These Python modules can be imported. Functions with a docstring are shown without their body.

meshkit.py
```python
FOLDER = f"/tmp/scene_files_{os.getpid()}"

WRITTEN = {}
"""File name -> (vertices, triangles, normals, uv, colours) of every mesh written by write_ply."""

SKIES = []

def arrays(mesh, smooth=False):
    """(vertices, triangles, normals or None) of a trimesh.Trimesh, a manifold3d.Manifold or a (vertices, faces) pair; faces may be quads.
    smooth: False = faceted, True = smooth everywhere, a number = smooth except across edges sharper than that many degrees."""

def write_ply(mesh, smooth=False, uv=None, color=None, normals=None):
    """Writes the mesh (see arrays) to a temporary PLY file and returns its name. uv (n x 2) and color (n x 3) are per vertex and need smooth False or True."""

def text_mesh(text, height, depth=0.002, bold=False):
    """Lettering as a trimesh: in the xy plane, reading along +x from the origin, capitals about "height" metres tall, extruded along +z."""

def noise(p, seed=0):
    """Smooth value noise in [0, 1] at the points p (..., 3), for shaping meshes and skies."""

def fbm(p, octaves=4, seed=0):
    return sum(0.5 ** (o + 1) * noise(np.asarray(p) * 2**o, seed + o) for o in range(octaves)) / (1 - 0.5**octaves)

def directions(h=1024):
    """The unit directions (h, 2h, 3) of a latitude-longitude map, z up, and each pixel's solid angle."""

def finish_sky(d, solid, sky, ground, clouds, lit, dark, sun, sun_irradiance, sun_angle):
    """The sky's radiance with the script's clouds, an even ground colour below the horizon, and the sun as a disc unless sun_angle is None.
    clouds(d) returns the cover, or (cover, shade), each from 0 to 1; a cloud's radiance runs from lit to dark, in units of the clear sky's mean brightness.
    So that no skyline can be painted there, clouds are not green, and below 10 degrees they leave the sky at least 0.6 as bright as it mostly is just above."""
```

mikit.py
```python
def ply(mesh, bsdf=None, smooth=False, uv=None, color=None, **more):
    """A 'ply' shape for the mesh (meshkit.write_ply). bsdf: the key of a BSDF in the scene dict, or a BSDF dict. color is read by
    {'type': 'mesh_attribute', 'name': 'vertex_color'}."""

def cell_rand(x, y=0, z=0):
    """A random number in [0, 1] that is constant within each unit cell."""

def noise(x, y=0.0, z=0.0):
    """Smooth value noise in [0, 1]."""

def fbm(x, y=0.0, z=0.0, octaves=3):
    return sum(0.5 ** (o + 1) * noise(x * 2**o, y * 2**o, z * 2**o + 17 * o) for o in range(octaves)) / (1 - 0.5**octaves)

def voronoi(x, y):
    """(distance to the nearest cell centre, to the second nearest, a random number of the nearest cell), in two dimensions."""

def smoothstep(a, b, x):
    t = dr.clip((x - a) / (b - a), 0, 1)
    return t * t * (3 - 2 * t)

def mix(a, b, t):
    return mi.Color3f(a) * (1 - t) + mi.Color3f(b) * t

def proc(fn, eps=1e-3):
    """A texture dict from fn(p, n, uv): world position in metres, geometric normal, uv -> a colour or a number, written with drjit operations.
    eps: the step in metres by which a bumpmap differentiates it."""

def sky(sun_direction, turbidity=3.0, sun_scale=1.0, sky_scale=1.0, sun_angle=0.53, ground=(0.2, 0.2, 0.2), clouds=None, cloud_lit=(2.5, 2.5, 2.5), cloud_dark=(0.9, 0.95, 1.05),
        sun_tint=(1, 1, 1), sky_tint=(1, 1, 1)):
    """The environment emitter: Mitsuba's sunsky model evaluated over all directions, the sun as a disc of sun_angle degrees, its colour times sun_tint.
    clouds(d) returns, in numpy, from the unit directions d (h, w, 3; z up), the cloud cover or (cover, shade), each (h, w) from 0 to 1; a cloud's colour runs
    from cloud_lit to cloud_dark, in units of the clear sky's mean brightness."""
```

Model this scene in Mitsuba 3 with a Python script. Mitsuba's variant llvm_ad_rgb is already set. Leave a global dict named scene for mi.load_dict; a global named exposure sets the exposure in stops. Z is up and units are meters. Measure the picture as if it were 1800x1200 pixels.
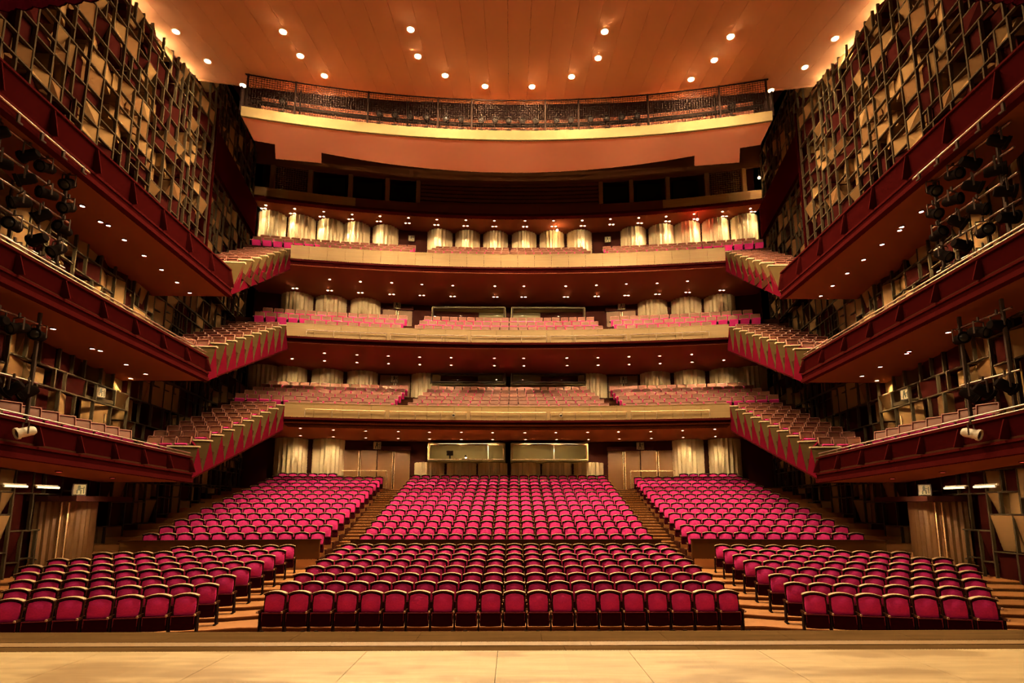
import math, random
import numpy as np
import trimesh
import drjit as dr
import mitsuba as mi
import mikit
from mikit import proc, noise, fbm, cell_rand, smoothstep, mix
from shapely.geometry import Polygon

T = mi.ScalarTransform4f
scene, labels = {}, {}
exposure = 8.0

# ------------------------------------------------------------------ camera (on the stage, looking up slightly into the house)
F_PX, PX, PY = 1000.0, 914.0, 735.0
PITCH, YAW = math.radians(8.8), math.radians(0.75)
EYE = np.array([0.2, 0.0, 2.69])
FWD = np.array([math.sin(YAW) * math.cos(PITCH), math.cos(YAW) * math.cos(PITCH), math.sin(PITCH)])
scene['camera'] = dict(type='perspective', fov=2 * math.degrees(math.atan(900 / F_PX)), fov_axis='x',
                       principal_point_offset_x=-(PX - 900) / 1800, principal_point_offset_y=-(PY - 600) / 1200,
                       near_clip=0.05, far_clip=200.0,
                       to_world=T().look_at(origin=EYE.tolist(), target=(EYE + FWD).tolist(), up=[0, 0, 1]))

# ------------------------------------------------------------------ light levels (radiance of each kind of lamp)
WARM = np.array([1.0, 0.71, 0.38]) / 55.7
L_CEIL = 1000.0      # large ceiling downlights, over the stalls
L_FACE = 25.0       # the visible face of a small downlight
L_SOFFIT = 6.5      # beam intensity of the small downlights under the balconies
L_TOP = 10.0         # beams in front of the top columns
L_SIDE = 6.0
L_EDGE = 20.0      # narrow beams of the ceiling downlights beside the side walls
L_STAGE = 25.0      # flood lamps over the stage
L_FRONT = 340.0     # profile spots on the proscenium head
L_COVE = 36.0       # uplights on top of the side walls
def lamp(level, weight=1.0, tint=(1, 1, 1)):
    return {'type': 'area', 'radiance': {'type': 'rgb', 'value': (WARM * np.array(tint) * level).tolist()}, 'sampling_weight': float(weight)}

# ------------------------------------------------------------------ materials
def rgb(c): return {'type': 'rgb', 'value': list(map(float, c))}
def two(b): return {'type': 'twosided', 'bsdf': b}
def matte(name, c): scene['m_' + name] = two({'type': 'diffuse', 'reflectance': rgb(c) if not isinstance(c, dict) else c})
def satin(name, c, a=0.3):
    scene['m_' + name] = two({'type': 'roughplastic', 'diffuse_reflectance': rgb(c) if not isinstance(c, dict) else c, 'alpha': a})
def metal(name, c, a=0.25): scene['m_' + name] = two({'type': 'roughconductor', 'specular_reflectance': rgb(c), 'alpha': a})

def stage_wood(p, n, uv):
    board = cell_rand(dr.floor(p.x / 0.9), dr.floor(p.y / 1.8), 3)
    g = fbm(p.x * 1.3, p.y * 9.0, 0.0, 3)
    g2 = fbm(p.x * 5, p.y * 60.0, 1.0, 2)
    wear = smoothstep(0.5, 0.75, fbm(p.x * 0.8 + 7, p.y * 2.2, 2.0, 3))
    c = mix([0.50, 0.35, 0.17], [0.74, 0.56, 0.30], g * 0.6 + g2 * 0.25 + board * 0.25)
    return mix(c, [0.34, 0.20, 0.085], wear * 0.6)
def apron_wood(p, n, uv):
    g = fbm(p.x * 0.9, p.y * 12.0, 0.0, 3)
    return mix([0.075, 0.040, 0.015], [0.135, 0.075, 0.029], g)
def velvet(p, n, uv):
    g = fbm(p.x * 40, p.y * 40, p.z * 40, 2)
    return mix([0.68, 0.026, 0.21], [0.86, 0.045, 0.29], g)
def fascia_wood(p, n, uv):
    g = fbm(p.x * 1.0, p.y * 1.0, p.z * 22.0, 3)
    return mix([0.37, 0.235, 0.088], [0.47, 0.31, 0.125], g)
def tread_wood(p, n, uv):
    g = fbm(p.x * 2.0, p.y * 14.0, p.z * 3, 3)
    return mix([0.42, 0.17, 0.055], [0.58, 0.26, 0.09], g)
satin('stage', proc(stage_wood), 0.28)
matte('apron', proc(apron_wood))
satin('edge_strip', (0.36, 0.215, 0.088), 0.35)
satin('tread', proc(tread_wood), 0.35)
scene['m_velvet'] = two({'type': 'principled', 'base_color': proc(velvet), 'roughness': 0.8, 'specular': 0.2, 'sheen': 1.0, 'sheen_tint': 0.25})
satin('fascia', proc(fascia_wood), 0.35)
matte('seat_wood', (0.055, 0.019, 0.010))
satin('seat_cap', (0.66, 0.47, 0.27), 0.3)
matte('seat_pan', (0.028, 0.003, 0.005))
matte('seat_frame', (0.20, 0.03, 0.05))
satin('peach_wood', (0.30, 0.115, 0.062), 0.3)
satin('veneer_edge', (0.52, 0.24, 0.17), 0.3)
satin('arm_end', (0.55, 0.33, 0.20), 0.3)
matte('iron', (0.020, 0.011, 0.009))
matte('partition', (0.105, 0.043, 0.014))
matte('maroon', (0.030, 0.0024, 0.0024))
matte('maroon_moulding', (0.056, 0.0055, 0.0055))
matte('soffit', (0.20, 0.058, 0.030))
matte('terrace_red', (0.125, 0.005, 0.016))
matte('terrace_tan', (0.085, 0.053, 0.021))
satin('cap_pale', (0.62, 0.48, 0.27), 0.3)
matte('lattice_bar', (0.060, 0.043, 0.025))
matte('lattice_tan', (0.235, 0.137, 0.057))
matte('lattice_tan_dark', (0.17, 0.085, 0.035))
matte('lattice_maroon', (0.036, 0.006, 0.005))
matte('ceiling', (0.50, 0.25, 0.135))
matte('bridge', (0.66, 0.29, 0.185))
matte('lip', (0.17, 0.12, 0.056))
matte('column', (0.50, 0.40, 0.24))
matte('column_rib', (0.24, 0.17, 0.085))
matte('dark_wall', (0.045, 0.013, 0.010))
matte('gallery_wall', (0.12, 0.045, 0.02))
matte('gallery_post', (0.25, 0.14, 0.06))
satin('door_wood', (0.22, 0.105, 0.040), 0.3)
metal('brass', (0.95, 0.66, 0.36), 0.3)
metal('steel', (0.55, 0.42, 0.33), 0.3)
matte('black', (0.010, 0.007, 0.006))
matte('grey_metal', (0.07, 0.05, 0.04))
satin('white_metal', (0.75, 0.68, 0.52), 0.3)
matte('sign_face', (0.36, 0.31, 0.19))
satin('sign_figure', (0.05, 0.06, 0.035), 0.3)
matte('curtain', (0.05, 0.002, 0.006))
matte('room_wall', (0.30, 0.26, 0.14))
scene['m_glass'] = {'type': 'thindielectric', 'int_ior': 1.5}
satin('lens', (0.05, 0.045, 0.04), 0.08)

# ------------------------------------------------------------------ helpers
def beam(key, x, y, z, level, cut=52.0, width=26.0, lean=0.0, out=0.0):
    scene[key] = {'type': 'spot', 'sampling_weight': 2.5, 'intensity': {'type': 'rgb', 'value': (WARM * level).tolist()}, 'cutoff_angle': cut, 'beam_width': width,
                  'to_world': T().look_at(origin=[float(x), float(y), float(z)], target=[float(x) + out, float(y) + lean, float(z) - 1], up=[0.6, 0.8, 0])}
def ordinal(i):
    ones = 'first second third fourth fifth sixth seventh eighth ninth tenth eleventh twelfth thirteenth fourteenth fifteenth sixteenth seventeenth eighteenth nineteenth'.split()
    if i < 20: return ones[i - 1]
    tens = {20: 'twent', 30: 'thirt', 40: 'fort', 50: 'fift', 60: 'sixt', 70: 'sevent'}[i // 10 * 10]
    return tens + 'ieth' if i % 10 == 0 else tens + 'y-' + ones[i % 10 - 1]
_count = {}
def numbered(key):
    n = _count.get(key, 0); _count[key] = n + 1
    return key if n == 0 else f'{key}_{n:03d}'
def tag(key, label=None, cat=None, group=None, kind=None):
    d = {}
    if label: d['label'] = label
    if cat: d['category'] = cat
    if group: d['group'] = group
    if kind: d['kind'] = kind
    labels[key] = d
    return key
def new(name, label=None, cat=None, group=None, kind=None): return tag(numbered(name), label, cat, group, kind)
def put(key, shape, mat, M=None, **more):
    d = {**shape, **more}
    if mat: d['bsdf'] = {'type': 'ref', 'id': 'm_' + mat}
    if M is not None: d['to_world'] = M
    scene[key] = d
    return key
def part(parent, name, shape, mat, M=None, **more): return put(numbered(f'{parent}__{name}'), shape, mat, M, **more)
def TM(m): return T(np.asarray(m, float).tolist())
def frame(o, u, v, w):
    m = np.eye(4); m[:3, 0], m[:3, 1], m[:3, 2], m[:3, 3] = u, v, w, o
    return m
def boxes_mesh(items):
    """items: (cx, cy, cz, sx, sy, sz, rotz) -> one mesh of separate boxes"""
    V = np.array([[x, y, z] for x in (-.5, .5) for y in (-.5, .5) for z in (-.5, .5)])
    Fc = np.array([[0, 1, 3], [0, 3, 2], [4, 6, 7], [4, 7, 5], [0, 4, 5], [0, 5, 1], [2, 3, 7], [2, 7, 6], [0, 2, 6], [0, 6, 4], [1, 5, 7], [1, 7, 3]])
    vs, fs = [], []
    for k, (cx, cy, cz, sx, sy, sz, r) in enumerate(items):
        v = V * [sx, sy, sz]
        c, s = math.cos(r), math.sin(r)
        v = np.stack([v[:, 0] * c - v[:, 1] * s + cx, v[:, 0] * s + v[:, 1] * c + cy, v[:, 2] + cz], 1)
        vs.append(v); fs.append(Fc + 8 * k)
    return np.vstack(vs), np.vstack(fs)
UB = mikit.ply(boxes_mesh([(0, 0, 0, 1, 1, 1, 0)]))
def box(parent, name, c, s, mat, rz=0.0, rx=0.0, ry=0.0):
    M = T().translate([float(x) for x in c]).rotate([0, 0, 1], math.degrees(rz)).rotate([1, 0, 0], math.degrees(rx)).rotate([0, 1, 0], math.degrees(ry)).scale([float(x) for x in s])
    return part(parent, name, UB, mat, M)
HEXF = np.array([[0, 2, 1], [1, 2, 3], [4, 5, 6], [5, 7, 6], [0, 1, 4], [1, 5, 4], [2, 6, 3], [3, 6, 7], [0, 4, 2], [2, 4, 6], [1, 3, 5], [3, 7, 5]])
def hexa(v8):
    """corner i = 4a + 2b + c for a, b, c in 0, 1"""
    return np.asarray(v8, float), HEXF
def loft(rings, close=True, caps=True):
    """rings: list of (n,3) arrays; a tube of quads between successive rings"""
    n = len(rings[0]); v = np.vstack(rings); f = []
    for i in range(len(rings) - 1):
        for j in range(n if close else n - 1):
            a, b = i * n + j, i * n + (j + 1) % n
            f += [[a, b, b + n], [a, b + n, a + n]]
    if caps:
        for base in (0, (len(rings) - 1) * n):
            for j in range(1, n - 1): f.append([base, base + j, base + j + 1])
    return v, np.array(f)
def tube(path, r, n=6):
    path = np.asarray(path, float); rings = []
    for i, p in enumerate(path):
        d = path[min(i + 1, len(path) - 1)] - path[max(i - 1, 0)]; d /= np.linalg.norm(d)
        a = np.cross(d, [0, 0, 1] if abs(d[2]) < 0.9 else [1, 0, 0]); a /= np.linalg.norm(a); b = np.cross(d, a)
        t = np.arange(n) * 2 * math.pi / n
        rings.append(p + r * (np.cos(t)[:, None] * a + np.sin(t)[:, None] * b))
    return loft(rings)
def lathe(profile, n=16):
    t = np.arange(n) * 2 * math.pi / n
    return loft([np.stack([r * np.cos(t), r * np.sin(t), np.full(n, z)], 1) for r, z in profile])
def join(*ms):
    vs, fs, k = [], [], 0
    for v, f in ms:
        vs.append(np.asarray(v, float)); fs.append(np.asarray(f) + k); k += len(v)
    return np.vstack(vs), np.vstack(fs)
def moved(m, M):
    v, f = m; M = np.asarray(M, float)
    return v @ M[:3, :3].T + M[:3, 3], f
def rotx(a):
    m = np.eye(4); c, s = math.cos(a), math.sin(a); m[1, 1], m[1, 2], m[2, 1], m[2, 2] = c, -s, s, c; return m
def shift(x, y, z):
    m = np.eye(4); m[:3, 3] = x, y, z; return m
def rotz(a):
    m = np.eye(4); c, s = math.cos(a), math.sin(a); m[0, 0], m[0, 1], m[1, 0], m[1, 1] = c, -s, s, c; return m
def slab(poly, z0, z1):
    """vertical prism over a plan polygon; z0, z1 numbers or functions of (x, y)"""
    v2, f2 = trimesh.creation.triangulate_polygon(Polygon(poly).buffer(0), engine='earcut')
    v2 = np.asarray(v2); n = len(v2)
    zz = lambda z: np.array([z(x, y) for x, y in v2]) if callable(z) else np.full(n, float(z))
    v = np.vstack([np.column_stack([v2, zz(z0)]), np.column_stack([v2, zz(z1)])])
    f = [f2[:, ::-1], f2 + n]
    e = np.sort(np.vstack([f2[:, [0, 1]], f2[:, [1, 2]], f2[:, [2, 0]]]), 1)
    u, c = np.unique(e, axis=0, return_counts=True)
    for a, b in u[c == 1]: f.append(np.array([[a, b, b + n], [a, b + n, a + n]]))
    return v, np.vstack(f)
def rbox(sx, sy, sz, r, n=3):
    """rounded box about the origin"""
    s = np.array([sx, sy, sz]) / 2; r = min(r, *(s * 0.999))
    g = np.linspace(-1, 1, n + 1); vs, fs, k = [], [], 0
    for ax in range(3):
        for sg in (-1, 1):
            a, b = np.meshgrid(g, g, indexing='ij'); p = np.zeros((n + 1, n + 1, 3))
            p[..., ax] = sg; p[..., (ax + 1) % 3] = a; p[..., (ax + 2) % 3] = b
            vs.append(p.reshape(-1, 3))
            for i in range(n):
                for j in range(n):
                    q = k + i * (n + 1) + j
                    t = [[q, q + n + 1, q + n + 2], [q, q + n + 2, q + 1]]
                    fs += t if sg > 0 else [x[::-1] for x in t]
            k += (n + 1) ** 2
    v = np.vstack(vs)
    inner = s - r
    d = v / np.linalg.norm(v, axis=1, keepdims=True)
    core = np.where(np.abs(v) > 0.99, np.sign(v), v) * inner
    out = core + d * r * 1.0
    m = trimesh.Trimesh(out, np.array(fs), process=True); m.merge_vertices(); m.fix_normals()
    return np.asarray(m.vertices), np.asarray(m.faces)
def arc_pts(cx, cy, R, a0, a1, n):
    """plan points on a circle; angle 0 points to +y"""
    return [(cx + R * math.sin(a), cy + R * math.cos(a)) for a in np.linspace(a0, a1, n)]

# ================================================================== STAGE
STAGE_Z = 0.70
k = tag('floor_stage', kind='structure')
put(k, mikit.ply(boxes_mesh([(0, 3.65, 0.27, 34, 11.9, 0.54, 0)])), 'iron')
rng = random.Random(5)
for iy, (y0, y1) in enumerate([(-2.2, 0.9), (0.9, 2.7), (2.7, 4.5), (4.5, 6.3), (6.3, 8.36)]):
    nx, w = (9, 3.64) if iy < 3 else (18, 1.82)
    off = 0.9 * (iy % 2)
    for ix in range(-nx // 2, nx // 2 + 1):
        x0, x1 = ix * w + off, ix * w + off + w
        if abs((x0 + x1) / 2) > 15: continue
        box(k, 'board', ((x0 + x1) / 2, (y0 + y1) / 2, STAGE_Z - 0.02), (w - 0.006, y1 - y0 - 0.006, 0.04 - 0.002 * rng.random()), 'stage')
for ix in range(-8, 9):
    box(k, 'groove_strip', (ix * 1.9, 8.515, STAGE_Z - 0.022), (1.895, 0.27, 0.03), 'apron')
    box(k, 'light_strip', (ix * 1.9 + .4, 8.775, STAGE_Z - 0.02), (1.895, 0.23, 0.04), 'edge_strip')
    box(k, 'apron_board', (ix * 1.9 - .3, 9.255, STAGE_Z - 0.02), (1.895, 0.71, 0.04), 'apron')

# ================================================================== STALLS FLOOR, TIER BY TIER
PITCH_F = 0.914
SL = 0.22                                     # how far the side blocks bend towards the stage
def row_z(i): return 0.07 + 0.081 * i
def row_y(i): return 12.5 + PITCH_F * i
def inner_y(i): return 12.25 + 0.897 * i
def inner_x(i): return 6.22 + 0.06 * i
fl = tag('floor', kind='structure')
put(fl, mikit.ply(boxes_mesh([(0, 22.2, -0.1, 31, 25.4, 0.2, 0)])), 'tread')
def front_line(i, d):
    y, yi = row_y(i) + d, inner_y(i) + d
    return [(-14.9, yi - SL * 8.7), (-6.2, yi), (-5.6, y), (5.6, y), (6.2, yi), (14.9, yi - SL * 8.7)]
for i in range(8):
    a = front_line(i, -0.72); b = front_line(i + 1, -0.72) if i < 7 else front_line(7, 0.95)
    z = row_z(i)
    part(fl, 'tier', mikit.ply(slab(a + b[::-1], z - 0.25, z)), 'tread')
    ed = front_line(i, -0.71)
    part(fl, 'riser', mikit.ply(slab([(x, y - 0.015) for x, y in a] + [(x, y + 0.004) for x, y in a[::-1]], z - 0.30, z - 0.022)), 'partition')
NR = 14
def rear_y(j): return 20.5 + j * 12.0 / 13
def rear_z(j): return 0.875 + j * 2.725 / 13
def rear_half(j): return 5.19 + 0.36 * j / 13
for j in range(NR):
    y0, y1, h0, h1 = rear_y(j) - 0.74, (rear_y(j + 1) - 0.74 if j < NR - 1 else 34.4), rear_half(j) + .06, rear_half(j + 1) + .06
    z = rear_z(j)
    part(fl, 'tier', mikit.ply(slab([(-h0, y0), (h0, y0), (h1, y1), (-h1, y1)], z - 0.45, z)), 'tread')
def side_in(j): return np.array([6.28 + 0.61 * j / 12, 20.25 + 11.35 * j / 12])
def side_z(j): return 0.96 + 2.50 * j / 12
RSL = 0.150
for s in (-1, 1):
    for j in range(NR):
        p, q = side_in(j) + [0, -.74], (side_in(j + 1) + [0, -.74] if j < 13 else np.array([7.0, 34.2]))
        z = side_z(j)
        ox = 14.8
        poly = [(p[0], p[1]), (ox, p[1] - RSL * (ox - p[0])), (ox, q[1] - RSL * (ox - q[0])), (q[0], q[1])]
        if j == 13: poly = [(p[0], p[1]), (ox, p[1] - RSL * (ox - p[0])), (ox, 34.2), (7.0, 34.2)]
        part(fl, 'tier', mikit.ply(slab([(s * x, y) for x, y in poly], z - 0.5, z)), 'tread')
        part(fl, 'tier_end', mikit.ply(slab([(s * x, y) for x, y in [(poly[0][0] - .03, poly[0][1]), (poly[0][0] + .12, poly[0][1] - .01), (poly[3][0] + .12, poly[3][1]), (poly[3][0] - .03, poly[3][1])]], z - 0.5, z + .012)), 'seat_wood')
    for j in range(26):                          # aisle steps, two to a row
        y0 = 19.9 + j * 12.0 / 26; y1 = y0 + 12.0 / 26 if j < 25 else 34.3
        z = 0.80 + j * 2.80 / 25
        t = j / 26
        xa, xb = 5.25 + .36 * t, 6.26 + .66 * t
        part(fl, 'aisle_step', mikit.ply(slab([(s * xa, y0), (s * xb, y0), (s * (xb + .02), y1), (s * (xa + .01), y1)], z - 0.24, z)), 'tread')
        part(fl, 'aisle_riser', mikit.ply(slab([(s * xa, y0 - .012), (s * xb, y0 - .012), (s * xb, y0 + .003), (s * xa, y0 + .003)], z - 0.24, z - .02)), 'partition')

# low dark walls between the front and the rear stalls
w0 = new('partition_wall', 'long low dark brown wall between front and rear centre seats', 'low wall')
put(w0, mikit.ply(slab([(-5.25, 19.62), (5.25, 19.62), (5.25, 19.72), (-5.25, 19.72)], 0.55, 1.56)), 'partition')
box(w0, 'cap', (0, 19.67, 1.575), (10.56, 0.15, 0.03), 'seat_wood')
for s, nm in ((-1, 'left'), (1, 'right')):
    w = new('partition_wall', f'low dark brown wall with exposed end before the {nm} rear seats', 'low wall')
    a, b = np.array([6.25, 19.52]), np.array([12.3, 18.65])
    put(w, mikit.ply(slab([(s * x, y) for x, y in [(a[0], a[1]), (b[0], b[1]), (b[0], b[1] + .1), (a[0], a[1] + .1)]], 0.5, 1.58)), 'partition')
    part(w, 'cap', mikit.ply(slab([(s * x, y) for x, y in [(a[0] - .02, a[1] - .03), (b[0] + .02, b[1] - .03), (b[0] + .02, b[1] + .13), (a[0] - .02, a[1] + .13)]], 1.58, 1.61)), 'seat_wood')

# ================================================================== SEATS
def seat_meshes(n=3, simple=False):
    """parts of a tip-up seat; origin on the floor under the back, facing -y, one pitch 0.53 wide"""
    lean = rotx(math.radians(-9))
    W = 0.47
    pad = rbox(W - 0.05, 0.085, 0.385, 0.085, n)
    v = pad[0]; v[:, 2] -= np.where(v[:, 2] > 0.05, 0.9 * v[:, 0] ** 2, 0); bulge = np.clip(1 - (v[:, 0] / 0.21) ** 2, 0, 1) * np.clip(1 - (v[:, 2] / 0.19) ** 2, 0, 1)
    v[:, 1] -= 0.03 * bulge * (v[:, 1] < 0)
    pad = moved((v, pad[1]), shift(0, -0.078, 0.622) @ lean)
    def curved(z0, z1, y0, y1, w, sag, m, low=0.0, nose=0.0):
        xs = np.linspace(-w / 2, w / 2, m); rings = []
        for x in xs:
            u = 2 * x / w; dz = -sag * u * u; dy = -0.035 * u * u
            rings.append(np.array([[x, y0 + dy, z0 + low * dz], [x, y1 + dy, z0 + low * dz], [x, y1 + dy, z1 + dz], [x, y0 + dy, z1 + dz - nose]]))
        return loft(rings)
    m = 4 if simple else 7
    shell = moved(curved(-0.20, 0.212, -0.012, 0.028, W, 0.05, m), shift(0, -0.03, 0.625) @ lean)
    top = moved(curved(0.190, 0.230, -0.075, 0.03, W + 0.006, 0.05, m, .8), shift(0, -0.03, 0.625) @ lean)
    cap = moved(curved(0.222, 0.254, -0.088, 0.035, W + 0.01, 0.05, m, 1.0, .022), shift(0, -0.03, 0.625) @ lean)
    pan = rbox(W + 0.005, 0.10, 0.29, 0.035, n)
    pan = moved(pan, shift(0, -0.155, 0.30) @ rotx(math.radians(-10)))
    bar = boxes_mesh([(0, -0.195, 0.438, W - 0.03, 0.03, 0.018, 0), (-W / 2 + 0.018, -0.185, 0.36, 0.012, 0.03, 0.17, 0), (W / 2 - 0.018, -0.185, 0.36, 0.012, 0.03, 0.17, 0)])
    return pad, shell, top, cap, pan, bar
def arm_mesh(x): return boxes_mesh([(x, -0.17, 0.475, 0.042, 0.30, 0.045, 0)])
def arm_knob(x): return moved(rbox(0.046, 0.05, 0.05, 0.018, 2), shift(x, -0.325, 0.475))
def leg_mesh(x): return boxes_mesh([(x, -0.14, 0.23, 0.032, 0.14, 0.46, 0), (x, -0.16, 0.012, 0.05, 0.26, 0.024, 0)])
pad, shell, top, cap, pan, bar = seat_meshes(4)
HP = 0.2625
def group(name, entries): scene[name] = {'type': 'shapegroup', **{k: {**s, 'bsdf': {'type': 'ref', 'id': 'm_' + m}} for k, s, m in entries}}
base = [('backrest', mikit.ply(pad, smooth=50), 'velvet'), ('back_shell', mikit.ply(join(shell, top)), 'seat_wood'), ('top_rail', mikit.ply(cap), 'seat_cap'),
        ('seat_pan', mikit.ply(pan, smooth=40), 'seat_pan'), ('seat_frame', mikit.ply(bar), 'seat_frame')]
left_arm = [('armrest', mikit.ply(arm_mesh(-HP)), 'seat_wood'), ('arm_knob', mikit.ply(arm_knob(-HP), smooth=40), 'arm_end'), ('leg', mikit.ply(leg_mesh(-HP)), 'iron')]
right_arm = [('armrest_001', mikit.ply(arm_mesh(HP)), 'seat_wood'), ('arm_knob_001', mikit.ply(arm_knob(HP), smooth=40), 'arm_end'), ('leg_001', mikit.ply(leg_mesh(HP)), 'iron')]
group('group_stalls_seat', base + left_arm)
group('group_stalls_seat_end', base + left_arm + right_arm)
# balcony seats: veneered backs and a cushion that stays down a little
bcush = moved(rbox(0.42, 0.36, 0.10, 0.04, 3), shift(0, -0.22, 0.36) @ rotx(math.radians(-62)))
bpad = moved(rbox(0.42, 0.06, 0.30, 0.025, 3), shift(0, -0.075, 0.62) @ rotx(math.radians(-9)))
bframe = join(*[moved(boxes_mesh([b]), shift(0, -0.075, 0.62) @ rotx(math.radians(-9))) for b in ((0, -.01, .163, .455, .085, .022, 0), (-.222, -.01, 0, .018, .08, .32, 0), (.222, -.01, 0, .018, .08, .32, 0))])
bbase = [('backrest', mikit.ply(bpad, smooth=50), 'peach_wood'), ('back_frame', mikit.ply(bframe), 'veneer_edge'), ('back_shell', mikit.ply(moved(boxes_mesh([(0, .03, -.02, .46, .03, .40, 0)]), shift(0, -0.05, 0.62) @ rotx(math.radians(-9)))), 'seat_wood'),
         ('cushion', mikit.ply(bcush, smooth=50), 'velvet')]
group('group_balcony_seat', bbase + left_arm)
group('group_balcony_seat_end', bbase + left_arm + right_arm)

stalls, balcony_seats = [], []           # (x, y, z, rotation, width scale, end seat?, label)
def row_of(store, start, direction, n, pitch, z, name, label, face=None):
    """n seats from start along the plan direction; labels count from the start"""
    d = np.array(direction) / np.linalg.norm(direction)
    rot = math.atan2(d[1], d[0]) if d[0] > 0 else math.atan2(-d[1], -d[0])
    for i in range(n):
        p = np.array(start) + d * (i + 0.5) * pitch
        end = (d[0] > 0 and i == n - 1) or (d[0] < 0 and i == 0)
        store.append((p[0], p[1], z, rot, pitch / 0.525, end, label(i + 1)))
for i in range(8):
    h = 5.02 + 0.33 * i / 7
    row_of(stalls, (-h, row_y(i)), (1, 0), 20, 2 * h / 20, row_z(i), '', lambda c, i=i: f'magenta stalls seat, {ordinal(i + 1)} row of centre front block, {ordinal(c)} from its left end')
    for s, nm in ((-1, 'left'), (1, 'right')):
        n = [7, 8, 9, 10, 11, 11, 10, 7][i]
        row_of(stalls, (s * inner_x(i), inner_y(i)), (s, -SL), n, 0.512, row_z(i), '', lambda c, i=i, nm=nm: f'magenta stalls seat, {ordinal(i + 1)} row of {nm} front block, {ordinal(c)} from centre aisle')
for j in range(NR):
    h = rear_half(j)
    row_of(stalls, (-h, rear_y(j)), (1, 0), 20, 2 * h / 20, rear_z(j), '', lambda c, j=j: f'magenta stalls seat, {ordinal(j + 1)} row of centre rear block, {ordinal(c)} from its left end')
    for s, nm in ((-1, 'left'), (1, 'right')):
        st, n = side_in(j), 11
        if j == 13: st, n = np.array([9.6, 32.15]), 6
        row_of(stalls, (s * st[0], st[1]), (s, -RSL), n, 0.53, side_z(j), '', lambda c, j=j, nm=nm: f'magenta stalls seat, {ordinal(j + 1)} row of {nm} rear block, {ordinal(c)} from centre aisle')

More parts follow.
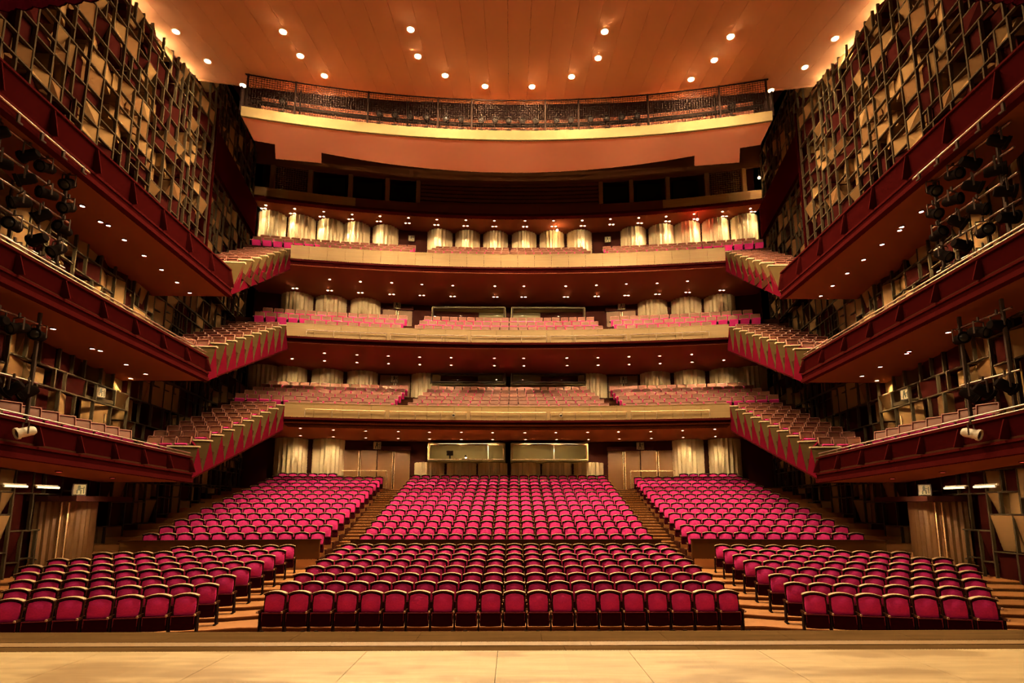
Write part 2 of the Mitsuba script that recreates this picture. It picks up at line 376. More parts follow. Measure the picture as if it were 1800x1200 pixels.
def place_seats(store, name, grp, restname, restlabel, cat, rest_meshes, limit):
    order = sorted(range(len(store)), key=lambda i: (store[i][0] - EYE[0]) ** 2 + store[i][1] ** 2 + (store[i][2] - EYE[2]) ** 2)
    near = set(order[:limit])
    for i, (x, y, z, r, sx, end, lab) in enumerate(store):
        if i in near:
            key = new(name, lab, cat, name.replace('_', ' ') + 's nearest the stage')
            scene[key] = {'type': 'instance', 'shapegroup': {'type': 'ref', 'id': grp + ('_end' if end else '')},
                          'to_world': T().translate([x, y, z]).rotate([0, 0, 1], math.degrees(r)).scale([sx, 1, 1])}
    rest = [store[i] for i in range(len(store)) if i not in near]
    tag(restname, restlabel, cat, kind='stuff')
    for pname, m, mat, smooth in rest_meshes:
        v, f = m
        vs = [v @ (rotz(r)[:3, :3] @ np.diag([sx, 1, 1])).T + [x, y, z] for x, y, z, r, sx, end, lab in rest]
        fs = [f + k * len(v) for k in range(len(rest))]
        put(f'{restname}__{pname}', mikit.ply((np.vstack(vs), np.vstack(fs)), smooth=smooth), mat)
        tag(f'{restname}__{pname}', kind='stuff')

# ================================================================== BALCONIES
def zslope(Y): return -0.035 * (Y - 15.5)
BAL = {
    1: dict(yc=27.0, ye=26.0, xe=10.33, top=7.45, bot=6.76, mould=6.57, soffit=6.52, side_bot=3.63, side_top=4.42, rail=4.58,
            A0=(-10.6, 19.6, 4.71), A1=(-10.33, 26.0, 7.30), P0=(-10.6, 19.3, 3.56), P1=(-10.33, 26.0, 6.12), N=9, lead=1.05, panel=1.3),
    2: dict(yc=28.0, ye=26.9, xe=10.86, top=11.58, bot=10.89, mould=10.62, soffit=10.6, side_bot=7.21, side_top=8.02, rail=8.18,
            A0=(-10.6, 20.2, 8.42), A1=(-10.86, 26.9, 11.42), P0=(-10.6, 19.75, 7.05), P1=(-10.72, 26.9, 10.20), N=9, lead=1.15, panel=1.3),
    3: dict(yc=29.0, ye=28.0, xe=11.34, top=16.13, bot=15.35, mould=15.09, soffit=15.05, side_bot=10.78, side_top=11.80, rail=None,
            A0=(-10.6, 21.8, 12.37), A1=(-11.34, 28.0, 15.88), P0=(-10.6, 20.84, 10.62), P1=(-11.3, 28.0, 14.75), N=7, lead=1.1, panel=0.92),
}
WALL_R = 43.0
def wall_y(x): return 34.3 - x * x / (2 * WALL_R)
rear_edge = [(x, wall_y(x) + .05) for x in np.linspace(14.6, -14.6, 17)]
names = {1: 'lowest', 2: 'middle', 3: 'highest'}
balc = {}
for b, B in BAL.items():
    key = new('balcony', f'{names[b]} curved balcony with cream wooden front and dark red soffit', 'balcony')
    balc[b] = key
    s_ = B['yc'] - B['ye']; R = (B['xe'] ** 2 + s_ ** 2) / (2 * s_); cy = B['yc'] - R; amax = math.asin(B['xe'] / R)
    B.update(R=R, cy=cy, amax=amax)
    def arc(r, n=25, a=amax): return arc_pts(0, cy, r, -a, a, n)
    n = max(3, round(2 * amax * R / B['panel']))
    for i in range(n):
        a0, a1 = -amax + 2 * amax * i / n, -amax + 2 * amax * (i + 1) / n
        g = 0.006 / R
        o, q = arc_pts(0, cy, R, a0 + g, a1 - g, 3), arc_pts(0, cy, R + .06, a0 + g, a1 - g, 3)
        part(key, 'fascia_panel', mikit.ply(slab(o + q[::-1], B['bot'], B['top'] - .03)), 'fascia')
    part(key, 'fascia_backing', mikit.ply(slab(arc(R + .055) + arc(R + .16)[::-1], B['bot'], B['top'] - .035)), 'seat_wood')
    part(key, 'cap_rail', mikit.ply(slab(arc(R - .02) + arc(R + .2)[::-1], B['top'] - .03, B['top'])), 'fascia')
    part(key, 'moulding', mikit.ply(slab(arc(R - .10) + arc(R + .3)[::-1], B['bot'] - .10, B['bot'])), 'maroon_moulding')
    part(key, 'moulding', mikit.ply(slab(arc(R + .04) + arc(R + .3)[::-1], B['mould'], B['bot'] - .10)), 'maroon')
    part(key, 'soffit', mikit.ply(slab(arc(R + .05) + [(14.6, B['ye'] + 1.0)] + rear_edge + [(-14.6, B['ye'] + 1.0)], B['soffit'], B['soffit'] + .12)), 'soffit')
    for s in (-1, 1):
        # side arm of the balcony: soffit, moulding, saw-tooth panels
        yk = B['P0'][1]
        zb = B['side_bot']
        xf = 10.6
        def wallx(Y): return 12.0 + 0.2 * (Y - 13.0) + .35
        ys = np.linspace(8.0, yk, 7)
        poly = [(s * xf, y) for y in ys] + [(s * wallx(y), y) for y in ys[::-1]]
        part(key, 'side_soffit', mikit.ply(slab(poly, lambda x, y: zb + zslope(y), lambda x, y: zb + zslope(y) + .1)), 'soffit')
        strip = lambda d0, d1, z0, z1: slab([(s * (xf - d0), y) for y in ys] + [(s * (xf + d1), y) for y in ys[::-1]], lambda x, y: z0 + zslope(y), lambda x, y: z1 + zslope(y))
        part(key, 'side_moulding', mikit.ply(strip(.10, .1, zb - .02, zb + .10)), 'maroon_moulding')
        part(key, 'side_moulding', mikit.ply(strip(.05, .1, zb + .10, zb + .24)), 'maroon')
        part(key, 'side_moulding', mikit.ply(strip(.08, .1, zb + .24, zb + .30)), 'maroon_moulding')
        m = 9
        yy = np.linspace(8.0, yk - .05, m + 1)
        for i in range(m):
            y0, y1 = yy[i] + .01, yy[i + 1] - .01
            z0, z1 = zb + .30, B['side_top']
            v = []
            for (y, dt, db) in ((y0, 0.0, 0.0), (y1, 0.0, 0.0)):
                for z, dd in ((z0 + zslope(y), 0), (z1 + zslope(y), 0)):
                    v += [(s * (xf + .02), y, z), (s * (xf + .14), y, z)]
            v = np.array(v)
            part(key, 'side_panel', mikit.ply(hexa(v)), 'maroon')
            # projecting fin at the far end of each panel, a thin wedge
            zf0, zf1 = z0 + .02 + zslope(y1), z1 - .04 + zslope(y1)
            fin = np.array([(s * (xf + .02), y1 - .05, zf0), (s * (xf + .02), y1, zf0), (s * (xf + .02), y1 - .05, zf1), (s * (xf + .02), y1, zf1),
                            (s * (xf - .20), y1 - .03, zf0), (s * (xf - .20), y1, zf0), (s * (xf - .05), y1 - .03, zf1), (s * (xf - .05), y1, zf1)])
            part(key, 'side_fin', mikit.ply(hexa(fin)), 'maroon_moulding')
        zt = B['side_top']
        part(key, 'side_cap', mikit.ply(strip(.03, .16, zt, zt + .05)), 'maroon_moulding')
        part(key, 'side_deck', mikit.ply(slab(poly, lambda x, y: zb + .3 + zslope(y), lambda x, y: zb + .36 + zslope(y))), 'seat_wood')
        if B['rail']:
            for dz, r in ((0, .022), (-.09, .016)):
                part(key, 'side_rail', mikit.ply(tube([(s * (xf - .03), y, B['rail'] + dz + zslope(y)) for y in (8.0, 13.0, yk - .2)], r), smooth=60), 'steel')
            for y in np.arange(9.0, yk - .3, 1.5):
                part(key, 'rail_post', mikit.ply(tube([(s * (xf - .0), y, zt + zslope(y)), (s * (xf - .03), y, B['rail'] + zslope(y))], .014), smooth=60), 'steel')
        # stepped terrace between the side arm and the curved front
        N = B['N']; A0, A1, P0, P1 = (np.array(B[q], float) for q in ('A0', 'A1', 'P0', 'P1'))
        mir = np.array([-s, 1, 1.0])
        A = [A0 + (A1 - A0) * i / N for i in range(N + 1)]
        P = [P0 + (P1 - P0) * i / (N + 1) for i in range(N + 2)]
        for i in range(N + 1):
            wd = B['lead'] if i == 0 else 0.62
            Bk = A[i] + np.array([-wd, -0.02, 0.02])
            tan = []
            Q = P[i] + np.array([-.02, 0, 0]); back = np.array([0, .10, 0])
            left_low = P[i] + np.array([-(0.9 if i == 0 else .06), 0, 0.10 if i == 0 else 0])
            tan = [left_low, Bk, left_low + back, Bk + back, Q, A[i], Q + back, A[i] + back]
            part(key, 'terrace_panel', mikit.ply(hexa(np.array(tan) * mir)), 'terrace_tan')
            # red folded face: triangle A[i], P[i], P[i+1], thickened inwards
            t = np.array([-.08, 0, 0])
            tri = [P[i], P[i + 1], A[i] + [0, .01, 0]]
            v = np.array(tri + [q + t for q in tri]) * mir
            part(key, 'terrace_fold', mikit.ply((v, np.array([[0, 1, 2], [3, 5, 4], [0, 3, 4], [0, 4, 1], [1, 4, 5], [1, 5, 2], [2, 5, 3], [2, 3, 0]]))), 'terrace_red')
            if i < N:   # dark return behind each fold
                nb = A[i + 1] + np.array([-.62, -.02, 0])
                tri = [A[i], P[i + 1], nb]
                v = np.array(tri + [q + t for q in tri]) * mir
                part(key, 'terrace_return', mikit.ply((v, np.array([[0, 1, 2], [3, 5, 4], [0, 3, 4], [0, 4, 1], [1, 4, 5], [1, 5, 2], [2, 5, 3], [2, 3, 0]]))), 'terrace_red')
            # pale cap, its front edge canted towards the stage
            e0, e1 = Bk + [0, -.03, -.015], A[i] + [.02, -.03, -.015]
            capv = np.array([e0, e0 + [0, .02, .055], e0 + [0, .16, 0], e0 + [0, .16, .055], e1, e1 + [0, .02, .055], e1 + [0, .16, 0], e1 + [0, .16, .055]]) * mir
            part(key, 'terrace_cap', mikit.ply(hexa(capv)), 'cap_pale')
            # the step itself
            y0 = A[i][1] + .05; y1 = (A[i + 1][1] + .05) if i < N else A[i][1] + .7
            zf = A[i][2] - .35
            xo = min(wallx(y0), 14.4)
            part(key, 'terrace_step', mikit.ply(slab([(s * abs(A[i][0] - .1), y0), (s * xo, y0), (s * xo, y1), (s * abs(A[i][0] - .1), y1)], zf - .28, zf)), 'seat_wood')
            nseat = 4 if i > 0 else 3
            x_in = abs(A[i][0]) + (0.30 if i > 0 else .55)
            lab = lambda c, b=b, i=i, s=s: f'balcony seat, {ordinal(c)} from the parapet on the {ordinal(i + 1)} {("left", "right")[s > 0]} step of the {names[b]} balcony'
            if i < N: row_of(balcony_seats, (s * x_in, y0 + .62), (s, 0.0), nseat, 0.53, zf, '', lab)
        # sloping underside
        u = [P0 + [0, 0, 0], P1, np.array([-14.6, P1[1], P1[2]]), np.array([-14.6, P0[1], P0[2]])]
        v = np.array([q for q in u] + [q + [0, 0, .06] for q in u]) * mir
        part(key, 'terrace_soffit', mikit.ply((v, np.array([[0, 1, 2], [0, 2, 3], [4, 6, 5], [4, 7, 6], [0, 4, 5], [0, 5, 1], [1, 5, 6], [1, 6, 2], [2, 6, 7], [2, 7, 3], [3, 7, 4], [3, 4, 0]]))), 'maroon_moulding')
    # decks behind the curved front, and their seats
    rows = {1: 6, 2: 3, 3: 3}[b]
    z_first, rise = B['top'] - {1: .50, 2: .34, 3: .22}[b], {1: .35, 2: .54, 3: .52}[b]
    for r in range(rows):
        r0, r1 = R + .25 + .86 * r, R + .25 + .86 * (r + 1)
        if r == rows - 1: r1 = R + 7.5
        z = z_first + rise * r
        ax = amax if r == 0 else math.asin(14.0 / r0)
        edge = arc_pts(0, cy, r0, -ax, ax, 17)
        back = arc_pts(0, cy, r1, -ax, ax, 17) if r < rows - 1 else [(x, wall_y(x)) for x in np.linspace(-14, 14, 17)]
        part(key, 'deck', mikit.ply(slab(edge + back[::-1], z - .5, z)), 'seat_wood')
        rs = r0 + .72
        halfc = {1: 5.0, 2: 4.95, 3: 4.55}[b] - .10 * r
        inner = {1: 5.75, 2: 5.60, 3: 5.45}[b]
        for i in range(-10, 10):
            x = (i + .5) * 2 * halfc / 20
            a = math.asin(x / rs)
            lab = f'balcony seat, {ordinal(r + 1)} row of {names[b]} balcony centre block, {ordinal(i + 11)} from its left end'
            balcony_seats.append((x, cy + rs * math.cos(a), z, -a, 2 * halfc / 20 / .525, i == 9, lab))
        ns = 9 if r == 0 else (14, 14, 14, 16)[b]
        for s, nm in ((-1, 'left'), (1, 'right')):
            for i in range(ns):
                x = s * (inner + (i + .5) * .535)
                a = math.asin(x / rs)
                lab = f'balcony seat, {ordinal(r + 1)} row of {names[b]} balcony {nm} block, {ordinal(i + 1)} from the aisle'
                balcony_seats.append((x, cy + rs * math.cos(a), z, -a, 1.015, (s > 0 and i == ns - 1) or (s < 0 and i == 0), lab))
    if b < 3:    # railing in front of the curved fascia
        rl = new('fascia_rail', f'thin metal rail on brackets along the {names[b]} balcony front', 'railing')
        zr = {1: 7.13, 2: 11.22}[b]
        segs = np.linspace(-amax * .92, amax * .92, 6)
        for a0, a1 in zip(segs[:-1], segs[1:]):
            g = .1 / R
            pts = [(x, y, zr) for x, y in arc_pts(0, cy, R - .12, a0 + g, a1 - g, 5)]
            part(rl, 'pipe', mikit.ply(tube(pts, .025), smooth=60), 'brass' if b == 1 else 'steel')
            for a in np.linspace(a0 + g, a1 - g, 4):
                x, y = arc_pts(0, cy, R - .12, a, a + .01, 2)[0]; x2, y2 = arc_pts(0, cy, R - .02, a, a + .01, 2)[0]
                part(rl, 'bracket', mikit.ply(tube([(x, y, zr), (x, y, B['bot'] + .05), (x2, y2, B['bot'] + .03)], .012)), 'steel')
# the row of seats along the lowest side arms
for s, nm in ((-1, 'left'), (1, 'right')):
    for i in range(8):
        y = 13.2 + i * .56
        balcony_seats.append((s * 11.55, y, BAL[1]['side_bot'] + .60 + zslope(y), -s * math.radians(62), 1.0, True, f'balcony seat, {ordinal(i + 1)} along the {nm} side gallery of the lowest balcony'))

place_seats(stalls, 'auditorium_chair', 'group_stalls_seat', 'rear_stalls_seating', 'dense rows of magenta seats filling the rear stalls behind the low walls', 'seating',
            [('backrest', *(lambda m: (m[0],))(seat_meshes(2, True)), 'velvet', 50)] and
            [(nm, m, mat, sm) for (nm, mat, sm), m in zip((('backrest', 'velvet', 50), ('back_shell', 'seat_wood', False), ('back_top', 'seat_wood', False), ('top_rail', 'seat_cap', False), ('seat_pan', 'seat_pan', False), ('seat_frame', 'seat_frame', False)), seat_meshes(2, True))]
            + [('armrest', arm_mesh(-HP), 'seat_wood', False), ('arm_knob', boxes_mesh([(-HP, -.325, .475, .046, .05, .05, 0)]), 'arm_end', False)], 300)
place_seats(balcony_seats, 'balcony_chair', 'group_balcony_seat', 'upper_balcony_seating', 'rows of wooden backed seats on the upper balconies and their rear rows', 'seating',
            [('backrest', moved(boxes_mesh([(0, 0, 0, .42, .055, .30, 0)]), shift(0, -0.075, 0.62) @ rotx(math.radians(-9))), 'peach_wood', False), ('back_frame', bframe, 'veneer_edge', False),
             ('back_shell', moved(boxes_mesh([(0, .03, -.02, .46, .03, .40, 0)]), shift(0, -0.05, 0.62) @ rotx(math.radians(-9))), 'seat_wood', False),
             ('cushion', moved(boxes_mesh([(0, 0, 0, .42, .36, .09, 0)]), shift(0, -0.22, 0.36) @ rotx(math.radians(-62))), 'velvet', False),
             ('armrest', arm_mesh(-HP), 'seat_wood', False), ('arm_knob', boxes_mesh([(-HP, -.325, .475, .046, .05, .05, 0)]), 'arm_end', False)], 300)

# ================================================================== REAR WALLS, COLUMNS, DOORS, WINDOWS
def fluted(r, z0, z1, n=11, depth=.10):
    """half column with flutes, bulging to -y"""
    ang = np.linspace(-math.pi / 2, math.pi / 2, 2 * n + 1); pts = []
    for i, a in enumerate(ang):
        rr = r - (depth if i % 2 else 0)
        pts.append((rr * math.sin(a), -rr * math.cos(a)))
    return slab(pts, z0, z1)
LEVELS = {0: (3.3, 6.52), 1: (8.0, 10.6), 2: (12.6, 15.05), 3: (17.2, 19.9)}
lvname = {0: 'stalls', 1: 'lowest balcony', 2: 'middle balcony', 3: 'highest balcony'}
for lv, (z0, z1) in LEVELS.items():
    k = tag(numbered('wall_rear'), kind='structure')
    put(k, mikit.ply(slab([(x, wall_y(x)) for x in np.linspace(-14.8, 14.8, 17)] + [(x, wall_y(x) + .2) for x in np.linspace(14.8, -14.8, 17)], z0 - .4, z1 + .1)), 'dark_wall')
COLX = {0: [-12.44, -10.48, -4.76, -2.86, -.99, .99, 2.86, 4.76, 10.48, 12.44], 1: [-14.0, -12.7, -10.75, -8.8, -5.1, 5.1, 8.8, 10.75, 12.7, 14.0],
        2: [-12.6, -10.75, -8.8, 8.8, 10.75, 12.6], 3: [-14.2, -12.6, -11.0, -9.5, -7.8, -4.45, -2.7, -.92, .92, 2.7, 4.45, 7.8, 9.5, 11.0, 12.6, 14.2]}
for lv, xs in COLX.items():
    z0, z1 = LEVELS[lv]
    m_full, m_low = (mikit.ply(fluted(.92 if lv != 3 else .82, z0 - .3, zt)) for zt in (z1 - .02, 5.25))
    for i, x in enumerate(xs):
        a = math.asin(x / WALL_R)
        kx = new('fluted_column', f'fluted half column on the rear wall of the {lvname[lv]}, {ordinal(i + 1)} from left', 'column', f'fluted columns behind the {lvname[lv]}')
        put(kx, m_low if lv == 0 and abs(x) < 4.9 else m_full, 'column', T().translate([x, wall_y(x) + .12, 0]).rotate([0, 0, 1], -math.degrees(a)))
def sign(x, y, z, rz, label, w=.42):
    k = new('pictogram_sign', label, 'sign')
    M0 = T().translate([x, y, z]).rotate([0, 0, 1], math.degrees(rz))
    part(k, 'case', UB, 'grey_metal', M0 @ T().translate([0, .03, 0]).scale([w + .06, .06, w + .06]))
    part(k, 'face', UB, 'sign_face', M0 @ T().translate([0, -.005, 0]).scale([w, .012, w]))
    fig = boxes_mesh([(-.02, 0, .13, .09, .01, .09, 0), (-.02, 0, .03, .10, .01, .14, 0), (.06, 0, .05, .12, .01, .03, 0), (-.08, 0, -.10, .04, .01, .16, 0), (.05, 0, -.10, .04, .01, .16, 0), (.15, 0, -.02, .03, .01, .30, 0)])
    part(k, 'running_figure', mikit.ply((fig[0] * [w / .42, 1, w / .42], fig[1])), 'sign_figure', M0 @ T().translate([0, -.016, 0]))
def door(xs, z0, h, leaf, lv, label, handles):
    k = new('door', label, 'door', kind='structure')
    x0 = np.mean(xs)
    for x in xs:
        a = math.asin(x / WALL_R); y = wall_y(x)
        M0 = T().translate([x, y, z0]).rotate([0, 0, 1], -math.degrees(a))
        put(numbered(f'{k}__leaf'), UB, 'door_wood', M0 @ T().translate([0, -.06, h / 2]).scale([leaf - .02, .06, h]))
    for x in handles:
        y = wall_y(x)
        for d in (-.055, .055):
            part(k, 'handle', mikit.ply(tube([(x + d, y - .14, z0 + .08), (x + d, y - .14, z0 + h - .06)], .028), smooth=60), 'brass')
    part(k, 'header', UB, 'dark_wall', T().translate([float(x0), float(wall_y(x0)) - .05, z0 + h + .12]).scale([len(xs) * leaf + .2, .2, .24]))
for s, nm in ((-1, 'left'), (1, 'right')):
    door([s * q for q in (9.2, 8.25, 7.3, 6.35)], 3.6, 2.35, .94, 0, f'tall brown double doors with brass bars behind the {nm} stalls aisle', [s * 8.72, s * 6.82])
    sign(s * 7.75, wall_y(7.75) - .22, 6.22, -s * .18, f'square running figure sign above the {nm} stalls doors')
    door([s * q for q in (7.35, 6.45)], 8.9, 1.6, .88, 1, f'brown double door with brass bars behind the {nm} aisle of lowest balcony', [s * 6.9])
    sign(s * 6.9, wall_y(6.9) - .22, 10.25, -s * .16, f'square running figure sign above the {nm} lowest balcony door')
    door([s * q for q in (7.35, 6.45)], 12.9, 1.7, .88, 2, f'dark double door behind the {nm} aisle of middle balcony', [s * 6.9])
    sign(s * 6.9, wall_y(6.9) - .22, 14.9, -s * .16, f'square running figure sign above the {nm} middle balcony door')
    sign(s * 6.15, wall_y(6.15) - .35, 19.25, -s * .14, f'hanging running figure sign under the top ceiling, {nm} aisle', .34)
# projection and control windows
def control_window(x0, x1, z0, z1, y, lv, label, desk, level=5.0):
    k = tag(numbered('window'), label=label, kind='structure')
    cx, w, h = (x0 + x1) / 2, x1 - x0, z1 - z0
    fr = .07
    for nm_, c, sz in (('frame', (cx, y, z1 + fr / 2), (w + 2 * fr, .14, fr)), ('frame', (cx, y, z0 - fr / 2), (w + 2 * fr, .20, fr)), ('frame', (x0 - fr / 2, y, (z0 + z1) / 2), (fr, .14, h)), ('frame', (x1 + fr / 2, y, (z0 + z1) / 2), (fr, .14, h))):
        box(k, nm_, c, sz, 'gallery_post' if desk else 'grey_metal')
    part(k, 'pane', mikit.ply((np.array([[x0, y, z0], [x1, y, z0], [x1, y, z1], [x0, y, z1]]), np.array([[0, 1, 2], [0, 2, 3]]))), 'glass')
    for nm_, c, sz in (('room_back', (cx, y + .98, (z0 + z1) / 2), (w + .3, .05, h + .4)), ('room_floor', (cx, y + .52, z0 - .12), (w + .2, .95, .05)), ('room_ceiling', (cx, y + .52, z1 + .12), (w + .2, .95, .05)),
                       ('room_side', (x0 - .1, y + .52, (z0 + z1) / 2), (.05, .95, h + .2)), ('room_side', (x1 + .1, y + .52, (z0 + z1) / 2), (.05, .95, h + .2))):
        box(k, nm_, c, sz, 'room_wall')
    if level:
        lz = z1 + .09
        lv_ = np.array([[cx - w * .4, y + .10, lz], [cx + w * .4, y + .10, lz], [cx + w * .4, y + .18, lz], [cx - w * .4, y + .18, lz]])
        part(k, 'room_lamp', mikit.ply((lv_, np.array([[0, 2, 1], [0, 3, 2]]))), 'white_metal', emitter=lamp(level, .5))
    if desk:
        box(k, 'sill', (cx, y - .10, z0 - .05), (w + .12, .22, .04), 'white_metal')
        box(k, 'mullion', (x0 + w * (.80 if x0 < 0 else .56), y, (z0 + z1) / 2), (.05, .08, h), 'white_metal')
    return k
for s in (-1, 1):
    x0, x1 = (-4.62, -.36) if s < 0 else (.22, 4.5)
    control_window(x0, x1, 5.42, 6.22, 33.05, 0, f'lit control room window over the rear stalls, {("left", "right")[s > 0]} of the pair', True)
    control_window(x0, x1, 10.05, 10.5, 33.3, 1, f'dark horizontal window behind the lowest balcony, {("left", "right")[s > 0]} of the pair', False, 0)
    control_window(x0, x1, 13.6, 14.6, 33.3, 2, f'greenish horizontal window behind the middle balcony, {("left", "right")[s > 0]} of the pair', False, 2.5)
# equipment seen through the stalls windows
k = new('desk_lamp', 'small lit desk lamp inside the control room window', 'lamp')
part(k, 'shade', mikit.ply(lathe([(.03, .16), (.09, .05), (.08, .05), (.02, .15)], 12)), 'black', T().translate([-2.55, 33.45, 5.5]))
part(k, 'bulb', mikit.ply(trimesh.creation.icosphere(1, .05)), 'white_metal', T().translate([-2.55, 33.45, 5.53]), emitter=lamp(14))
k = new('monitor', 'black monitor on the control room desk behind the window', 'monitor')
box(k, 'screen', (-3.5, 33.6, 5.80), (.38, .05, .28), 'black', rz=.3); box(k, 'stand', (-3.5, 33.62, 5.55), (.08, .06, .3), 'black')
# hand rails behind the last stalls rows
for s, nm in ((-1, 'left'), (1, 'right')):
    k = new('handrail', f'thin brass handrail in front of the {nm} stalls doors', 'handrail')
    pa, pb = np.array([s * 9.74, 32.9]), np.array([s * 7.05, 33.0])
    part(k, 'bar', mikit.ply(tube([(*pa, 4.72), (*pb, 4.72)], .028), smooth=60), 'brass')
    for p in (pa, pb): part(k, 'post', mikit.ply(tube([(*p, 3.4), (*p, 4.72)], .022), smooth=60), 'brass')

# ================================================================== TOP GALLERY ABOVE THE HIGHEST BALCONY
gy = lambda x: 32.0 - x * x / 104.0
gx = np.linspace(-14.6, 14.6, 25)
k = new('technical_gallery', 'dark upper gallery with cream lower band above the highest balcony', 'gallery')
n = 16
for i in range(n):
    xs = np.linspace(-14.5 + 29 * i / n + .005, -14.5 + 29 * (i + 1) / n - .005, 3)
    part(k, 'band_panel', mikit.ply(slab([(x, gy(x)) for x in xs] + [(x, gy(x) + .08) for x in xs[::-1]], 20.05, 20.62)), 'gallery_wall' if 2 < i < 13 else 'fascia')
part(k, 'moulding', mikit.ply(slab([(x, gy(x) - .08) for x in gx] + [(x, gy(x) + .3) for x in gx[::-1]], 19.9, 20.05)), 'maroon_moulding')
part(k, 'soffit', mikit.ply(slab([(x, gy(x)) for x in gx] + [(x, wall_y(x) + .1) for x in gx[::-1]], 19.92, 20.02)), 'soffit')
part(k, 'upper_wall', mikit.ply(slab([(x, gy(x) + .10) for x in gx] + [(x, gy(x) + .2) for x in gx[::-1]], 22.1, 25.5)), 'gallery_wall')
part(k, 'back', mikit.ply(slab([(x, gy(x) + 1.3) for x in gx] + [(x, gy(x) + 1.4) for x in gx[::-1]], 19.95, 25.5)), 'dark_wall')
part(k, 'roof', mikit.ply(slab([(-15, 25), (15, 25), (15, 34), (-15, 34)], 25.2, 25.4)), 'dark_wall')
for x in (-13.6, -11.6, -9.4, -7.3, -5.5, 5.5, 7.3, 9.4, 11.6, 13.6):
    box(k, 'post', (x, gy(x) + .12, 21.35), (.24, .16, 1.5), 'gallery_post')
for z in (20.75, 21.0, 21.25, 21.5, 21.75, 22.0):
    xs = np.linspace(-5.35, 5.35, 9)
    part(k, 'slat', mikit.ply(slab([(x, gy(x) + .12) for x in xs] + [(x, gy(x) + .2) for x in xs[::-1]], z - .07, z + .07)), 'gallery_wall')
for s in (-1, 1):
    items = []
    for x in np.arange(11.75, 13.5, .13): items.append((s * x, gy(x) + .1, 21.35, .012, .012, 1.4, 0))
    for z in np.arange(20.7, 22.1, .13): items.append((s * 12.6, gy(12.6) + .1, z, 1.8, .012, .012, s * .12 * -2))
    part(k, 'mesh_grille', mikit.ply(boxes_mesh(items)), 'gallery_post')
for x in (-10.5, -8.4, -6.4, 6.4, 8.4, 10.5):
    box(k, 'speaker_panel', (x, gy(x) + .55, 21.3), (1.5, .4, 1.2), 'black')

# ================================================================== CEILING
def ceil_z(y): return 19.55 + .175 * (y - 17.0) if y < 24 else 20.775
def ceil_back(x): return 23.1 - x * x / 104.0
k = tag('ceiling', kind='structure')
put(k, mikit.ply(slab([(-13.2, 4), (13.2, 4)] + [(x, ceil_back(x) + .1) for x in np.linspace(13.2, -13.2, 17)], lambda x, y: ceil_z(y) + .16, lambda x, y: ceil_z(y) + .3)), 'dark_wall')
nst = 32
for i in range(nst):
    x0, x1 = -13.0 + 26 * i / nst + .004, -13.0 + 26 * (i + 1) / nst - .004
    ys = np.linspace(4.0, 1.0, 2)
    rings = []
    for y in list(np.linspace(4, 21, 5)) + [None]:
        pts = []
        for x, up in ((x0, 0), (x1, 0), (x1, .12), (x0, .12)):
            yy = ceil_back(x) if y is None else y
            pts.append((x, yy, ceil_z(yy) + up))
        rings.append(np.array(pts))
    part(k, 'panel', mikit.ply(loft(rings)), 'ceiling')
# turned-up rear edge of the ceiling
xs = np.linspace(-13, 13, 33)
put('ceiling__rear_edge', mikit.ply(slab([(x, ceil_back(x)) for x in xs] + [(x, ceil_back(x) + .12) for x in xs[::-1]], lambda x, y: ceil_z(ceil_back(x)) + .0, lambda x, y: ceil_z(ceil_back(x)) + 1.6)), 'ceiling')
disc = lambda r, n=16: (np.vstack([[[0, 0, 0]], [[r * math.cos(t), r * math.sin(t), 0] for t in np.arange(n) * 2 * math.pi / n]]), np.array([[0, 1 + (i + 1) % n, 1 + i] for i in range(n)]))   # faces down
ring_m = mikit.ply(lathe([(.16, .02), (.155, -.03), (.12, -.03), (.115, .02)], 20), smooth=40)
disc_m = mikit.ply(disc(.115))
CL = [(6.5, 16.3), (3.0, 16.3), (12.1, 18.5), (11.9, 20.25), (11.3, 21.9), (8.2, 18.45), (8.1, 19.85), (7.6, 21.15), (3.52, 18.25), (3.52, 19.8), (2.61, 21.05), (1.0, 21.8)]
rowname = ['off-centre line beyond the frame', 'central line beyond the frame', 'beside the side wall, nearest the stage', 'beside the side wall, middle', 'beside the side wall, by the lighting bridge', 'off-centre line nearest the stage', 'off-centre line, middle', 'off-centre line, by the lighting bridge',
           'central arc nearest the stage', 'central arc, second', 'central arc, third', 'central arc, innermost']
for s, nm in ((-1, 'left'), (1, 'right')):
    for (x, y), rn in zip(CL, rowname):
        kk = new('ceiling_downlight', f'round glowing ceiling downlight, {nm} half, {rn}', 'downlight', 'downlights in the high ceiling')
        z = ceil_z(y) - .005
        M0 = T().translate([s * x, y, z])
        part(kk, 'trim_ring', ring_m, 'white_metal', M0)
        if x > 10:
            part(kk, 'lamp', disc_m, 'white_metal', M0 @ T().translate([0, 0, -.012]), emitter=lamp(30, .5))
            beam(kk + '__beam', s * x, y, z - .05, L_EDGE, 40.0, 20.0)
        else: part(kk, 'lamp', disc_m, 'white_metal', M0 @ T().translate([0, 0, -.012]), emitter=lamp(L_CEIL, 6))

